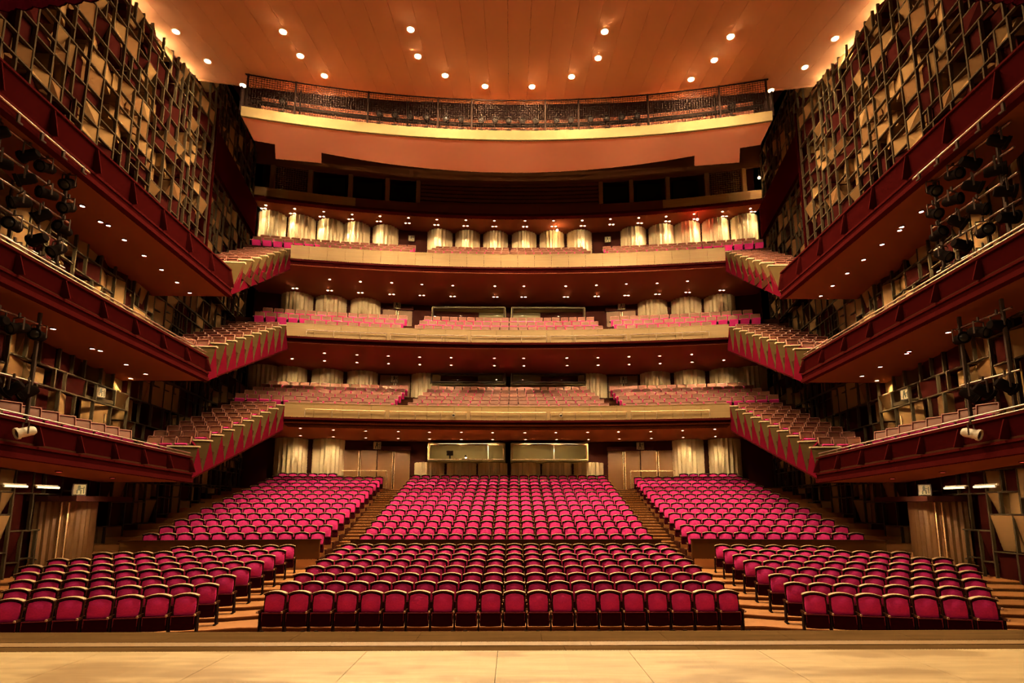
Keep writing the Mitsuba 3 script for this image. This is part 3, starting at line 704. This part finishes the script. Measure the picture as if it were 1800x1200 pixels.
# ================================================================== SOFFIT DOWNLIGHTS
sring = mikit.ply(lathe([(.085, .02), (.082, -.015), (.06, -.015), (.058, .02)], 14), smooth=40)
sdisc = mikit.ply(disc(.058, 12))
pair_ring = mikit.ply(join(*[moved(lathe([(.085, .02), (.082, -.015), (.06, -.015), (.058, .02)], 12), shift(d, 0, 0)) for d in (-.11, .11)]), smooth=40)
pair_disc = mikit.ply(join(*[moved(disc(.058, 12), shift(d, 0, 0)) for d in (-.11, .11)]))
def soffit_light(x, y, z, level, label, twin=False, w=1.0, rz=0, lean=0.0, out=0.0, cut=52.0):
    kk = new('twin_downlight' if twin else 'soffit_downlight', label, 'downlight')
    M0 = T().translate([float(x), float(y), z]).rotate([0, 0, 1], rz)
    part(kk, 'trim_ring', pair_ring if twin else sring, 'maroon_moulding', M0)
    part(kk, 'lamp', pair_disc if twin else sdisc, 'white_metal', M0 @ T().translate([0, 0, -.008]), emitter=lamp(L_FACE, .3))
    beam(kk + '__beam', x, y, z - .03, level * (1.6 if twin else 1.0), lean=lean, out=out, cut=cut, width=cut / 2)
def arc_lights(pts, z, level, where, twin=False, lean=0.0, cut=52.0):
    full = [(-abs(x), y) for x, y in pts] + [(abs(x), y) for x, y in pts[::-1]]
    for i, (x, y) in enumerate(full):
        soffit_light(x, y, z, level, f'{"twin" if twin else "small round"} downlight in the soffit {where}, {ordinal(i + 1)} from left', twin, lean=lean, cut=cut)
arc_lights([(-10.31, 28.07), (-8.88, 28.69), (-7.32, 29.0), (-5.7, 29.2), (-4.12, 29.41), (-2.47, 29.5), (-0.84, 29.55)], BAL[1]['soffit'] - .003, L_SOFFIT, 'above the rear stalls, front row')
arc_lights([(-11.41, 31.08), (-9.77, 31.57), (-8.08, 32.0), (-6.32, 32.34), (-4.58, 32.59), (-2.75, 32.68), (-0.95, 32.71)], BAL[1]['soffit'] - .003, L_SOFFIT * .7, 'above the rear stalls, back row', lean=.35)
arc_lights([(-9.62, 28.94), (-8.01, 29.25), (-6.41, 29.45), (-4.78, 29.66), (-3.11, 29.75), (-0.79, 29.84)], BAL[2]['soffit'] - .003, L_SOFFIT, 'above the lowest balcony, front row')
arc_lights([(-11.74, 30.1), (-10.14, 30.55), (-8.45, 30.89), (-6.76, 31.12), (-5.04, 31.31), (-3.29, 31.41), (-0.84, 31.51)], BAL[2]['soffit'] - .003, L_SOFFIT * .7, 'above the lowest balcony, back row', lean=.6)
arc_lights([(-9.89, 29.92), (-8.28, 30.22), (-6.57, 30.35), (-4.92, 30.57), (-3.2, 30.71), (-0.82, 30.76)], BAL[3]['soffit'] - .003, L_SOFFIT, 'above the middle balcony, front row')
arc_lights([(-12.29, 31.25), (-10.41, 31.56), (-8.72, 31.89), (-6.94, 32.13), (-5.19, 32.28), (-3.38, 32.39), (-0.84, 32.45)], BAL[3]['soffit'] - .003, L_SOFFIT, 'above the middle balcony, back row', True, lean=-1.1)
arc_lights([(-14.1, 30.85), (-12.58, 31.21), (-10.99, 31.52), (-9.4, 31.83), (-7.79, 32.01), (-6.11, 32.19), (-4.42, 32.38), (-2.67, 32.42), (-0.94, 32.47)], 19.917, L_TOP * .4, 'above the highest balcony, front row')
arc_lights([(-14.4, 31.2), (-12.91, 31.75), (-11.29, 32.1), (-9.65, 32.4), (-8.0, 32.65), (-6.29, 32.85), (-4.54, 33.05), (-2.74, 33.15), (-0.96, 33.2)], 19.917, L_TOP, 'above the highest balcony, back row', True, cut=36.0)
for s, nm in ((-1, 'left'), (1, 'right')):
    for i, (x, y) in enumerate([(11.57, 14.63), (11.61, 15.55), (11.67, 16.5), (11.72, 17.53), (11.77, 18.54), (11.84, 19.57), (11.9, 20.5)]):
        soffit_light(s * x, y, 10.77 + zslope(y), L_SIDE, f'downlight under the {nm} arm of the highest balcony, {ordinal(i + 1)} from the stage', i == 1, rz=70, out=s * .45)
    for i, (x, y) in enumerate([(11.71, 14.37), (11.86, 16.14), (12.01, 17.66), (12.11, 18.8), (13.0, 19.4)]):
        soffit_light(s * x, y, 7.2 + zslope(y), L_SIDE * .6, f'downlight under the {nm} arm of the middle balcony, {ordinal(i + 1)} from the stage', i == 1, rz=70, out=s * .45)
    for i, y in enumerate([13.0, 15.5, 17.6]):
        soffit_light(s * 12.0, y, 3.62 + zslope(y), L_SIDE * .7, f'downlight under the {nm} arm of the lowest balcony, {ordinal(i + 1)} from the stage', out=s * .9)

# ================================================================== SIDE WALLS: LATTICES OF BARS AND TILTED PANELS
def unit_wedge(cs):
    """block over the unit cell (a, b), its front corners at depths cs = (00, 10, 01, 11) in metres, back at -0.54"""
    v = [(0, 0, -.54), (0, 0, cs[0]), (0, 1, -.54), (0, 1, cs[2]), (1, 0, -.54), (1, 0, cs[1]), (1, 1, -.54), (1, 1, cs[3])]
    m = trimesh.Trimesh(np.array(v, float) - [0.5, 0.5, 0], HEXF, process=False)
    return np.asarray(m.vertices), np.asarray(m.faces)
WEDGES = [mikit.ply(unit_wedge(c)) for c in [(-.25, 0, -.25, 0), (0, -.25, 0, -.25), (-.24, -.24, .02, .02), (0, -.25, -.25, -.25), (-.25, -.25, -.25, 0),
                                              (-.14, -.14, -.14, -.14), (-.25, 0, 0, 0), (0, 0, -.25, 0), (-.10, -.10, -.10, -.10), (-.25, -.04, -.16, 0)]]
def cells(a0, a1, b0, b1, wmax, hmax, rng, out, bars):
    w, h = a1 - a0, b1 - b0
    can_w, can_h = w > wmax, h > hmax
    if not can_w and not can_h:
        out.append((a0, a1, b0, b1)); return
    split_w = can_w and (not can_h or rng.random() < (w / wmax) / (w / wmax + h / hmax))
    t = rng.uniform(.36, .64)
    if split_w:
        m = a0 + w * t; bars.append((m, b0, m, b1)); cells(a0, m, b0, b1, wmax, hmax, rng, out, bars); cells(m, a1, b0, b1, wmax, hmax, rng, out, bars)
    else:
        m = b0 + h * t; bars.append((a0, m, a1, m)); cells(a0, a1, b0, m, wmax, hmax, rng, out, bars); cells(a0, a1, m, b1, wmax, hmax, rng, out, bars)
def lattice(name, p0, p1, zf0, zf1, wmax, hmax, seed, s, bar=.05, skip=(), head=None):
    """wall from plan point p0 (near) to p1 (far) on the left side, mirrored for s = +1; zf0, zf1: (near, far) heights of foot and head"""
    k = tag(name, kind='structure')
    p0, p1 = np.array(p0, float), np.array(p1, float); L = np.linalg.norm(p1 - p0); u = (p1 - p0) / L; nrm = np.array([u[1], -u[0]])
    if nrm[0] < 0: nrm = -nrm
    rng = random.Random(seed)
    mir = np.diag([-s, 1.0, 1.0, 1.0])
    def M(a, b, c, sa, sb, sc):
        """local box at (along, height fraction already metres, depth)"""
        q = p0 + u * a + nrm * c
        m = np.zeros((4, 4)); m[3, 3] = 1.0; m[:2, 0] = u * sa; m[2, 1] = sb; m[:2, 2] = nrm * sc; m[:2, 3] = q; m[2, 3] = b
        return TM(mir @ m)
    zlo, zhi = min(zf0), max(zf1)
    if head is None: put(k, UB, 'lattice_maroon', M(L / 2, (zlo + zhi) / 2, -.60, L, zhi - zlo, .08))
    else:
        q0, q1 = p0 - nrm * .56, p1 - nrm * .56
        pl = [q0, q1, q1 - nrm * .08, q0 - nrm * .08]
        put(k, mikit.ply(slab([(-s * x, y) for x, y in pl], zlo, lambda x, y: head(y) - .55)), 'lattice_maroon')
    hz = lambda a: 1e9 if head is None else head(p0[1] + u[1] * a)
    out, bars = [], []
    cells(0, L, zlo, zhi, wmax, hmax, rng, out, bars)
    bars += [(0, zlo, L, zlo), (0, zhi, L, zhi), (0, zlo, 0, zhi), (L, zlo, L, zhi)]
    for a0, b0, a1, b1 in bars:
        d = rng.uniform(.0, .03)
        if min(b0, b1) > hz((a0 + a1) / 2) - .55: continue
        if a0 == a1: b1 = min(b1, hz(a0) - rng.uniform(.42, .52))
        if a0 == a1: part(k, 'upright_bar', UB, 'lattice_bar', M(a0, (b0 + b1) / 2, -.035 + d, bar, b1 - b0, .09))
        else: part(k, 'cross_bar', UB, 'lattice_bar', M((a0 + a1) / 2, b0, -.04 + d, a1 - a0, bar * .8, .09))
    n = 0
    for a0, a1, b0, b1 in out:
        t = rng.random()
        if b0 > hz((a0 + a1) / 2) - .7: continue
        b1 = min(b1, hz((a0 + a1) / 2) - rng.uniform(.40, .55))
        if any(a0 < q[1] and a1 > q[0] and b0 < q[3] and b1 > q[2] for q in skip): continue
        kind = rng.choice([0, 0, 1, 1, 1, 2, 2, 3, 4, 5, 6, 7, 9]) if t < .62 else (8 if t < .82 else -1)
        if kind < 0: continue
        mat = ('lattice_tan' if rng.random() < .75 else 'lattice_tan_dark') if t < .47 else 'lattice_maroon'
        n += 1
        pw, ph = max(.05, a1 - a0 - bar), max(.05, b1 - b0 - bar)
        q = M((a0 + a1) / 2, (b0 + b1) / 2, 0, pw, ph, 1)
        part(k, 'tilted_panel', WEDGES[kind], mat, q)
    return k
for s, nm in ((-1, 'left'), (1, 'right')):
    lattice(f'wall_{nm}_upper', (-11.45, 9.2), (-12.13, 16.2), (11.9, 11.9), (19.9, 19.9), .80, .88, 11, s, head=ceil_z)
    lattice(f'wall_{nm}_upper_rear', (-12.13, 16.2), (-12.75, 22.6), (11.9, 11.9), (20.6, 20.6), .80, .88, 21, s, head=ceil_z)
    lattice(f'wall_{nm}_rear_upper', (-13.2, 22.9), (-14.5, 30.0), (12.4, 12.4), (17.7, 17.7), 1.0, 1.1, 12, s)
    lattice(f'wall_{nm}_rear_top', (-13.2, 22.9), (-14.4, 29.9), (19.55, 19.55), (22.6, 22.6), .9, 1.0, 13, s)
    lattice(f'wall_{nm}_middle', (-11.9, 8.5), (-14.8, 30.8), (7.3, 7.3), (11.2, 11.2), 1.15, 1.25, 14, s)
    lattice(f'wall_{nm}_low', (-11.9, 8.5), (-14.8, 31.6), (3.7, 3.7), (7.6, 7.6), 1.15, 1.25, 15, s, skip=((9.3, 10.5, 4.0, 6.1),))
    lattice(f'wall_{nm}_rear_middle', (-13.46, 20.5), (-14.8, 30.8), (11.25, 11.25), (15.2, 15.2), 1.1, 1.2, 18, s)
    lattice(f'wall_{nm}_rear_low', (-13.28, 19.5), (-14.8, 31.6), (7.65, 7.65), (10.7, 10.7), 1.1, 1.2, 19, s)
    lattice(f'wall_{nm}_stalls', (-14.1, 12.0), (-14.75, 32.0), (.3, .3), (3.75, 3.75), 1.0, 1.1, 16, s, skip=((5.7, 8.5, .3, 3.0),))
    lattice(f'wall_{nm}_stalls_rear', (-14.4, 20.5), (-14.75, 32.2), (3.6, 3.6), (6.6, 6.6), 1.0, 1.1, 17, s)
    # dark red band that carries the gallery round the side
    kb = new('wall_band', f'dark red side band between two lattices above the {nm} end of the highest balcony', None, kind='structure')
    put(kb, mikit.ply(slab([(s * x, y) for x, y in [(13.05, 22.9), (14.3, 30.2), (14.7, 30.2), (13.5, 22.9)]], 17.7, 19.6)), 'maroon')
    box(kb, 'end_face', (s * 13.2, 22.86, 16.2), (.9, .08, 7.6), 'maroon')
    # cove uplights standing on the head of the lattice
    for i, y in enumerate((11.6, 14.2, 16.8, 18.9, 20.8)):
        kc = new('cove_uplight', f'shallow trough uplight along the {nm} wall top, {ordinal(i + 1)} from the stage', 'uplight')
        x, zz = 11.45 + (y - 9.2) * 1.3 / 13.4 + .80, ceil_z(y)
        box(kc, 'trough', (s * x, y, zz - .55), (.12, 1.2, .10), 'black')
        z0 = zz - .49
        v = np.array([[s * x - .05, y - .55, z0], [s * x + .05, y - .55, z0], [s * x + .05, y + .55, z0], [s * x - .05, y + .55, z0]])
        part(kc, 'tube', mikit.ply((v, np.array([[0, 1, 2], [0, 2, 3]]))), 'white_metal', emitter=lamp(L_COVE, 3))
# curved fluted doors in the side walls at stalls level, with a sign each
for s, nm in ((-1, 'left'), (1, 'right')):
    kd = new('door_curved', f'convex fluted brown door with two brass bars in the {nm} side wall', None, kind='structure')
    M0 = T().translate([s * 14.5, 18.9, 0]).rotate([0, 0, 1], -s * 90)
    part(kd, 'leaf', mikit.ply(fluted(1.0, .5, 2.84, 18, .04)), 'door_wood', M0)
    for d in (-.09, .09):
        part(kd, 'handle', mikit.ply(tube([(s * (13.76 + d * .7), 18.16 - d * .7, .75), (s * (13.76 + d * .7), 18.16 - d * .7, 2.82)], .03), smooth=60), 'brass')
    box(kd, 'header', (s * 13.85, 19.0, 2.93), (1.5, 2.6, .16), 'dark_wall')
    sign(s * 13.30, 18.05, 3.02 + .19, s * -.8, f'small running figure sign on the header of the {nm} curved door', .30)
    for i, (y0, y1) in enumerate(((16.05, 16.83), (17.15, 18.0))):
        kt = new('strip_light', f'pale horizontal tube on the {nm} stalls wall, {ordinal(i + 1)} from the stage', 'strip light')
        part(kt, 'tube', mikit.ply(tube([(s * 13.9, y0, 3.26), (s * 13.9, y1, 3.26)], .035, 8), smooth=60), 'white_metal', emitter=lamp(.4))
        box(kt, 'batten', (s * 13.96, (y0 + y1) / 2, 3.31), (.06, y1 - y0, .05), 'white_metal')
    ks = new('door_side', f'narrow tan door with a bright bar in the {nm} wall above the lowest balcony', None, kind='structure')
    xw = 11.9 + (18.6 - 8.5) * 2.8 / 19.9
    box(ks, 'leaf', (s * (xw + .05), 18.35, 5.0), (.06, 1.0, 2.1), 'lattice_tan', rz=-s * -.14)
    part(ks, 'handle', mikit.ply(tube([(s * (xw - .06), 18.75, 4.15), (s * (xw - .06), 18.75, 5.7)], .03), smooth=60), 'brass')
    box(ks, 'frame', (s * (xw + .02), 18.35, 6.12), (.16, 1.2, .12), 'lattice_bar', rz=-s * -.14)
    sign(s * (xw - .15), 18.3, 6.35, -s * 1.35, f'small running figure sign over the {nm} lowest balcony side door', .30)

# ================================================================== LIGHTING BRIDGE
bz = 18.30
fr_ = lambda x: 22.4 - x * x * 1.4 / (10.8 ** 2)
xs = np.linspace(-10.8, 10.8, 25)
k = new('lighting_bridge', 'hanging lighting bridge with orange underside, cream lip and mesh railing', 'lighting bridge')
under = [(x, fr_(x)) for x in xs] + [(11.0, 22.6), (10.2, 22.85), (10.6, 23.9), (8.62, 24.2), (8.36, 23.4)] + [(x, 24.85 - x * x * 1.45 / 71.4) for x in np.linspace(8.3, -8.3, 15)] + [(-8.36, 23.4), (-8.62, 24.2), (-10.6, 23.9), (-10.2, 22.85), (-11.0, 22.6)]
part(k, 'underside', mikit.ply(slab(under, bz, bz + .08)), 'bridge')
lip_v, lip_f = slab([(x, fr_(x) - .03) for x in xs] + [(x, fr_(x) + .08) for x in xs[::-1]], bz - .02, bz + .37)
lip_v[:, 1] -= np.where(lip_v[:, 2] > bz + .1, .06, 0)      # the face leans out a little at the top
part(k, 'lip', mikit.ply((lip_v, lip_f)), 'lip')
part(k, 'back_board', mikit.ply(slab([(x, fr_(x) + 1.6) for x in xs] + [(x, fr_(x) + 1.65) for x in xs[::-1]], bz + .08, bz + 2.1)), 'bridge')
posts = np.linspace(-10.7, 10.7, 11)
posts = np.array([-10.7, -8.9, -6.0, -3.05, -1.65, 0.0 - 1.65 + 1.65, 1.65, 3.05, 6.0, 8.9, 10.7])
posts = np.array([-10.7, -8.9, -6.0, -3.05, -1.6, 1.6, 3.05, 6.0, 8.9, 10.7])
for x in posts: box(k, 'post', (x, fr_(x) + .1, bz + 1.0), (.07, .07, 1.95), 'iron')
for z in (bz + .45, bz + 1.93):
    part(k, 'hand_rail', mikit.ply(tube([(x, fr_(x) + .08, z) for x in xs], .03), smooth=60), 'iron')
for z in (bz + .62, bz + 1.22):
    part(k, 'lamp_bar', mikit.ply(tube([(x, fr_(x) + .75, z) for x in xs], .09, 8), smooth=60), 'black')
for x0, x1 in zip(posts[:-1], posts[1:]):
    items = []
    for x in np.arange(x0 + .1, x1 - .02, .10): items.append((x, fr_(x) + .1, bz + 1.15, .013, .013, 1.5, 0))
    sub = np.linspace(x0, x1, 3)
    for z in np.arange(bz + .45, bz + 1.9, .10):
        for a, b_ in zip(sub[:-1], sub[1:]):
            c = (a + b_) / 2; items.append((c, fr_(c) + .1, z, b_ - a, .013, .013, -2 * c * 1.4 / 10.8 ** 2))
    part(k, 'mesh_panel', mikit.ply(boxes_mesh(items)), 'iron')
for s in (-1, 1):
    box(k, 'end_cheek', (s * 10.82, fr_(10.8) + .5, bz + .7), (.06, 1.2, 1.1), 'iron')
for x in (-9.0, -4.5, 4.5, 9.0):
    part(k, 'hanger', mikit.ply(tube([(x, fr_(x) + .9, bz + .08), (x, fr_(x) + .9, 20.7)], .04), smooth=60), 'iron')

# ================================================================== SPOTLIGHTS
body = lathe([(.0, -.22), (.09, -.22), (.12, -.16), (.125, .12), (.15, .13), (.15, .20), (.125, .20), (.12, .17)], 12)
lens = moved(lathe([(.12, 0), (.10, .02), (.05, .035), (.001, .04)], 12), shift(0, 0, .15))
yoke = join(boxes_mesh([(-.15, 0, .0, .012, .03, .36, 0), (.15, 0, .0, .012, .03, .36, 0)]))
# beam along -y; yoke upright
toY = np.array([[1, 0, 0, 0], [0, 0, -1, 0], [0, 1, 0, 0], [0, 0, 0, 1.0]])
yk_m = boxes_mesh([(-.16, 0, .10, .014, .035, .30, 0), (.16, 0, .10, .014, .035, .30, 0), (0, 0, .25, .33, .035, .014, 0), (0, 0, .31, .04, .04, .12, 0)])
SPOT = [('housing', mikit.ply(moved(body, toY), smooth=35), 'black'), ('lens', mikit.ply(moved(lens, toY), smooth=60), 'lens'), ('yoke', mikit.ply(yk_m), 'grey_metal')]
def spotlight(x, y, z, pan, tilt, label, group_, scale=1.0, on=0.0, mats=None):
    kk = new('spotlight', label, 'spotlight', group_)
    H = T().translate([float(x), float(y), float(z)]).rotate([0, 0, 1], math.degrees(pan)).scale(scale)
    for nm_, sh, mt in SPOT:
        M_ = H if nm_ == 'yoke' else H @ T().rotate([1, 0, 0], math.degrees(tilt))
        if nm_ == 'lens' and on: part(kk, nm_, sh, 'white_metal', M_, emitter=lamp(on))
        else: part(kk, nm_, sh, (mats or {}).get(nm_, mt), M_)
# on the bridge: two rows in three bays, plus a few singles
bi = 0
lit = {(-1.05, 0), (1.05, 0)}
for row, z in ((0, bz + .62), (1, bz + 1.22)):
    for x in [-5.6, -4.95, -4.3, -3.6, -2.75, -2.1, -1.2, -.6, 0.0, .6, 1.2, 2.1, 2.75, 3.6, 4.3, 4.95, 5.6]:
        bi += 1
        spotlight(x, fr_(x) + .52, z + .02, 0, math.radians(18), f'black spotlight on the {("lower", "upper")[row]} bar of the lighting bridge, {ordinal(bi if row == 0 else bi - 17)} from left', 'spotlights on the lighting bridge', .9)
    for x in (-9.5, 9.5):
        spotlight(x, fr_(x) + .52, z + .02, 0, math.radians(18), f'black spotlight on the {("lower", "upper")[row]} bar at the {("left", "right")[x > 0]} bridge end', 'spotlights on the lighting bridge', .9)
for x in (-.75, .75):
    spotlight(x, fr_(x) + .35, bz + .50, 0, math.radians(25), f'lit spotlight low on the {("left", "right")[x > 0]} of the bridge centre', 'lit bridge spotlights', .8, on=26.0)
# lighting frames on the side arms
def light_frame(s, nm, x, y0, y1, z0, z1, bars, spots, label, glab):
    kf = new('lighting_ladder', label, 'lighting frame')
    for y in (y0 + .15 * (y1 - y0), y1 - .1 * (y1 - y0)):
        part(kf, 'upright', mikit.ply(tube([(s * x, y, z0), (s * x, y, z1)], .045), smooth=60), 'grey_metal')
    for i in range(bars):
        z = z0 + (z1 - z0) * (i + .8) / bars
        part(kf, 'cross_pipe', mikit.ply(tube([(s * x, y0, z), (s * x, y1, z)], .028), smooth=60), 'steel')
    rng = random.Random(3 + bars)
    for i in range(bars):
        z = z0 + (z1 - z0) * (i + .8) / bars
        for j in range(spots):
            y = y0 + (y1 - y0) * (j + .5 + rng.uniform(-.15, .15)) / spots
            spotlight(s * (x - .10), y, z - .30, s * rng.uniform(-.3, 1.9), rng.uniform(-.1, .7), f'black spotlight on {nm} {glab}, pipe {ordinal(i + 1)} from the bottom, {ordinal(j + 1)} from the stage', f'spotlights on the {nm} {glab}', .95)
for s, nm in ((-1, 'left'), (1, 'right')):
    light_frame(s, nm, 10.92, 11.0, 13.5, 8.05, 11.0, 5, 4, f'tall frame of pipes crowded with black spotlights on the {nm} middle balcony arm', 'upper lighting frame')
    light_frame(s, nm, 10.95, 11.6, 13.2, 4.45, 7.2, 2, 3, f'lower frame of pipes with spotlights on the {nm} lowest balcony arm', 'lower lighting frame')
    kp = new('lighting_pipe', f'long pipe with clamps along the {nm} arm front of the highest balcony', 'lighting pipe')
    part(kp, 'pipe', mikit.ply(tube([(s * 10.42, 9.5, 11.02 + .1), (s * 10.42, 13.3, 10.95)], .028), smooth=60), 'steel')
    for y in np.arange(10.6, 13.3, .62):
        part(kp, 'clamp', mikit.ply(boxes_mesh([(s * 10.42, y, 10.93, .05, .06, .16, 0), (s * 10.42, y + .04, 10.84, .04, .14, .04, 0)])), 'grey_metal')
    spotlight(s * 10.35, 12.35, 4.28, s * .5, .35, f'single white spotlight on the {nm} rail of the lowest balcony', 'white rail spotlights', .85, mats={'housing': 'white_metal'})
# two small white spots on the lowest fascia rail
for x in (-2.6, 2.5):
    spotlight(x, BAL[1]['cy'] + math.sqrt((BAL[1]['R'] - .2) ** 2 - x * x), 6.98, 0, .4, f'tiny pale spotlight under the fascia rail, {("left", "right")[x > 0]} of centre', 'fascia rail spotlights', .5, mats={'housing': 'white_metal'})

# ================================================================== CASTERS under the movable front row, and three bare lamps high up
wheel = mikit.ply(moved(lathe([(.0, -.02), (.04, -.02), (.05, -.01), (.05, .01), (.04, .02), (.0, .02)], 12), np.array([[0, 0, 1, 0], [0, 1, 0, 0], [-1, 0, 0, 0], [0, 0, 0, 1.0]])), smooth=40)
for i, x in enumerate((-4.83, -4.01, -3.74, -2.49, -2.22, -1.0, -.75, .48, .72, 1.95, 2.2, 3.46, 3.7, 4.99)):
    kc = new('caster', f'small dark caster under the front centre seats, {ordinal(i + 1)} from left', 'caster')
    part(kc, 'wheel', wheel, 'iron', T().translate([x, 12.0, .125]))
    box(kc, 'fork', (x, 12.0, .19), (.07, .06, .07), 'iron')
bulb = mikit.ply(trimesh.creation.icosphere(2, .07), smooth=True)
for (x, y, z), tint, lab, up in (((2.93, 33.0, 20.0 - .42), (1, .8, .6), 'bright orange lamp hanging between columns of the highest balcony', 19.9), ((11.1, 31.3, 19.45), (1, .12, .12), 'small red lamp hanging over the highest balcony', 19.9), ((14.0, 29.3, 20.9), (1, .8, .6), 'bright orange lamp at the right end of the upper gallery', 21.4)):
    kc = new('bare_lamp', lab, 'lamp')
    part(kc, 'bulb', bulb, 'white_metal', T().translate([x, y, z]), emitter=lamp(40, .5, tint))
    part(kc, 'stem', mikit.ply(tube([(x, y, z + .06), (x, y, up)], .015)), 'grey_metal')

# ================================================================== PROSCENIUM CURTAIN CORNERS
def drape(s, x0, x1, y, ztop, zb0, zb1, label):
    kc = new('border_curtain', label, 'curtain')
    n = 60; front = []
    for i in range(n + 1):
        t = i / n; x = x0 + (x1 - x0) * t
        zb = zb0 + (zb1 - zb0) * t ** 1.4
        d = .016 * math.sin(t * 75) + .008 * math.sin(t * 151)
        front.append([(x, y + d, zb), (x, y + d * .5, zb + .25), (x, y + d, ztop)])
    a = np.array(front); m = 3
    v = np.vstack([a.reshape(-1, 3), a.reshape(-1, 3) + [0, .02, 0]])
    N_ = (n + 1) * m; f = []
    for i in range(n):
        for j in range(m - 1):
            q = i * m + j; f += [[q, q + m, q + m + 1], [q, q + m + 1, q + 1], [q + N_, q + m + 1 + N_, q + m + N_], [q + N_, q + 1 + N_, q + m + 1 + N_]]
    part(kc, 'cloth', mikit.ply((v, np.array(f)), smooth=50), 'curtain')
drape(-1, -6.6, -4.3, 6.0, 11.0, 8.42, 8.74, 'dark red stage border curtain sagging into the upper left corner')
drape(1, 7.0, 5.5, 6.0, 11.0, 8.70, 8.83, 'dark red stage border curtain just showing at the upper right corner')

# ================================================================== FLOOD LAMPS OVER THE STAGE (above the frame)
kb = new('flood_batten', 'pipe batten hung over the stage carrying the work lights', 'batten')
part(kb, 'pipe', mikit.ply(tube([(-9, 3.2, 12.4), (9, 3.2, 12.4)], .03), smooth=60), 'grey_metal')
for i, x in enumerate((-7, -3.5, 0, 3.5, 7)):
    kl = new('work_flood', f'flood work light on the batten over the stage, {ordinal(i + 1)} from left', 'work light')
    tilt = math.radians(-4)
    M0 = T().translate([x, 3.2, 12.1]).rotate([1, 0, 0], math.degrees(tilt))
    part(kl, 'housing', UB, 'black', M0 @ T().translate([0, 0, .11]).scale([.75, .5, .2]))
    d = np.array([[-.35, -.22, 0], [.35, -.22, 0], [.35, .22, 0], [-.35, .22, 0]])
    part(kl, 'lamp', mikit.ply((d, np.array([[0, 2, 1], [0, 3, 2]]))), 'white_metal', M0, emitter=lamp(L_STAGE, 14))

# ================================================================== FRONT SPOTS on the proscenium head (above the frame), washing the upper balcony front
kb = new('proscenium_bar', 'horizontal lamp bar fixed over the proscenium opening', 'lamp bar')
part(kb, 'pipe', mikit.ply(tube([(-7.5, 7.0, 16.9), (7.5, 7.0, 16.9)], .04), smooth=60), 'grey_metal')
for i, (x, tx) in enumerate(((-6.5, -8.5), (-2.2, -3.0), (2.2, 3.0), (6.5, 8.5))):
    kf = new('profile_spot', f'profile spot on the proscenium bar aimed at the highest balcony front, {ordinal(i + 1)} from left', 'spotlight')
    pan = math.atan2(tx - x, 22.0)
    M0 = T().translate([x, 7.0, 16.55]).rotate([0, 0, 1], 180 - math.degrees(pan))
    for nm_, sh, mt in SPOT: part(kf, nm_, sh, 'white_metal' if nm_ == 'lens' else mt, M0 @ T().scale(1.3), **({'emitter': lamp(20, .3)} if nm_ == 'lens' else {}))
    scene[kf + '__beam'] = {'type': 'spot', 'sampling_weight': 4.0, 'intensity': {'type': 'rgb', 'value': (WARM * L_FRONT).tolist()}, 'cutoff_angle': 17.0, 'beam_width': 9.0,
                            'to_world': T().look_at(origin=[x + math.sin(pan) * .4, 7.0 + math.cos(pan) * .4, 16.55], target=[tx, 28.8, 16.6], up=[0, 0, 1])}
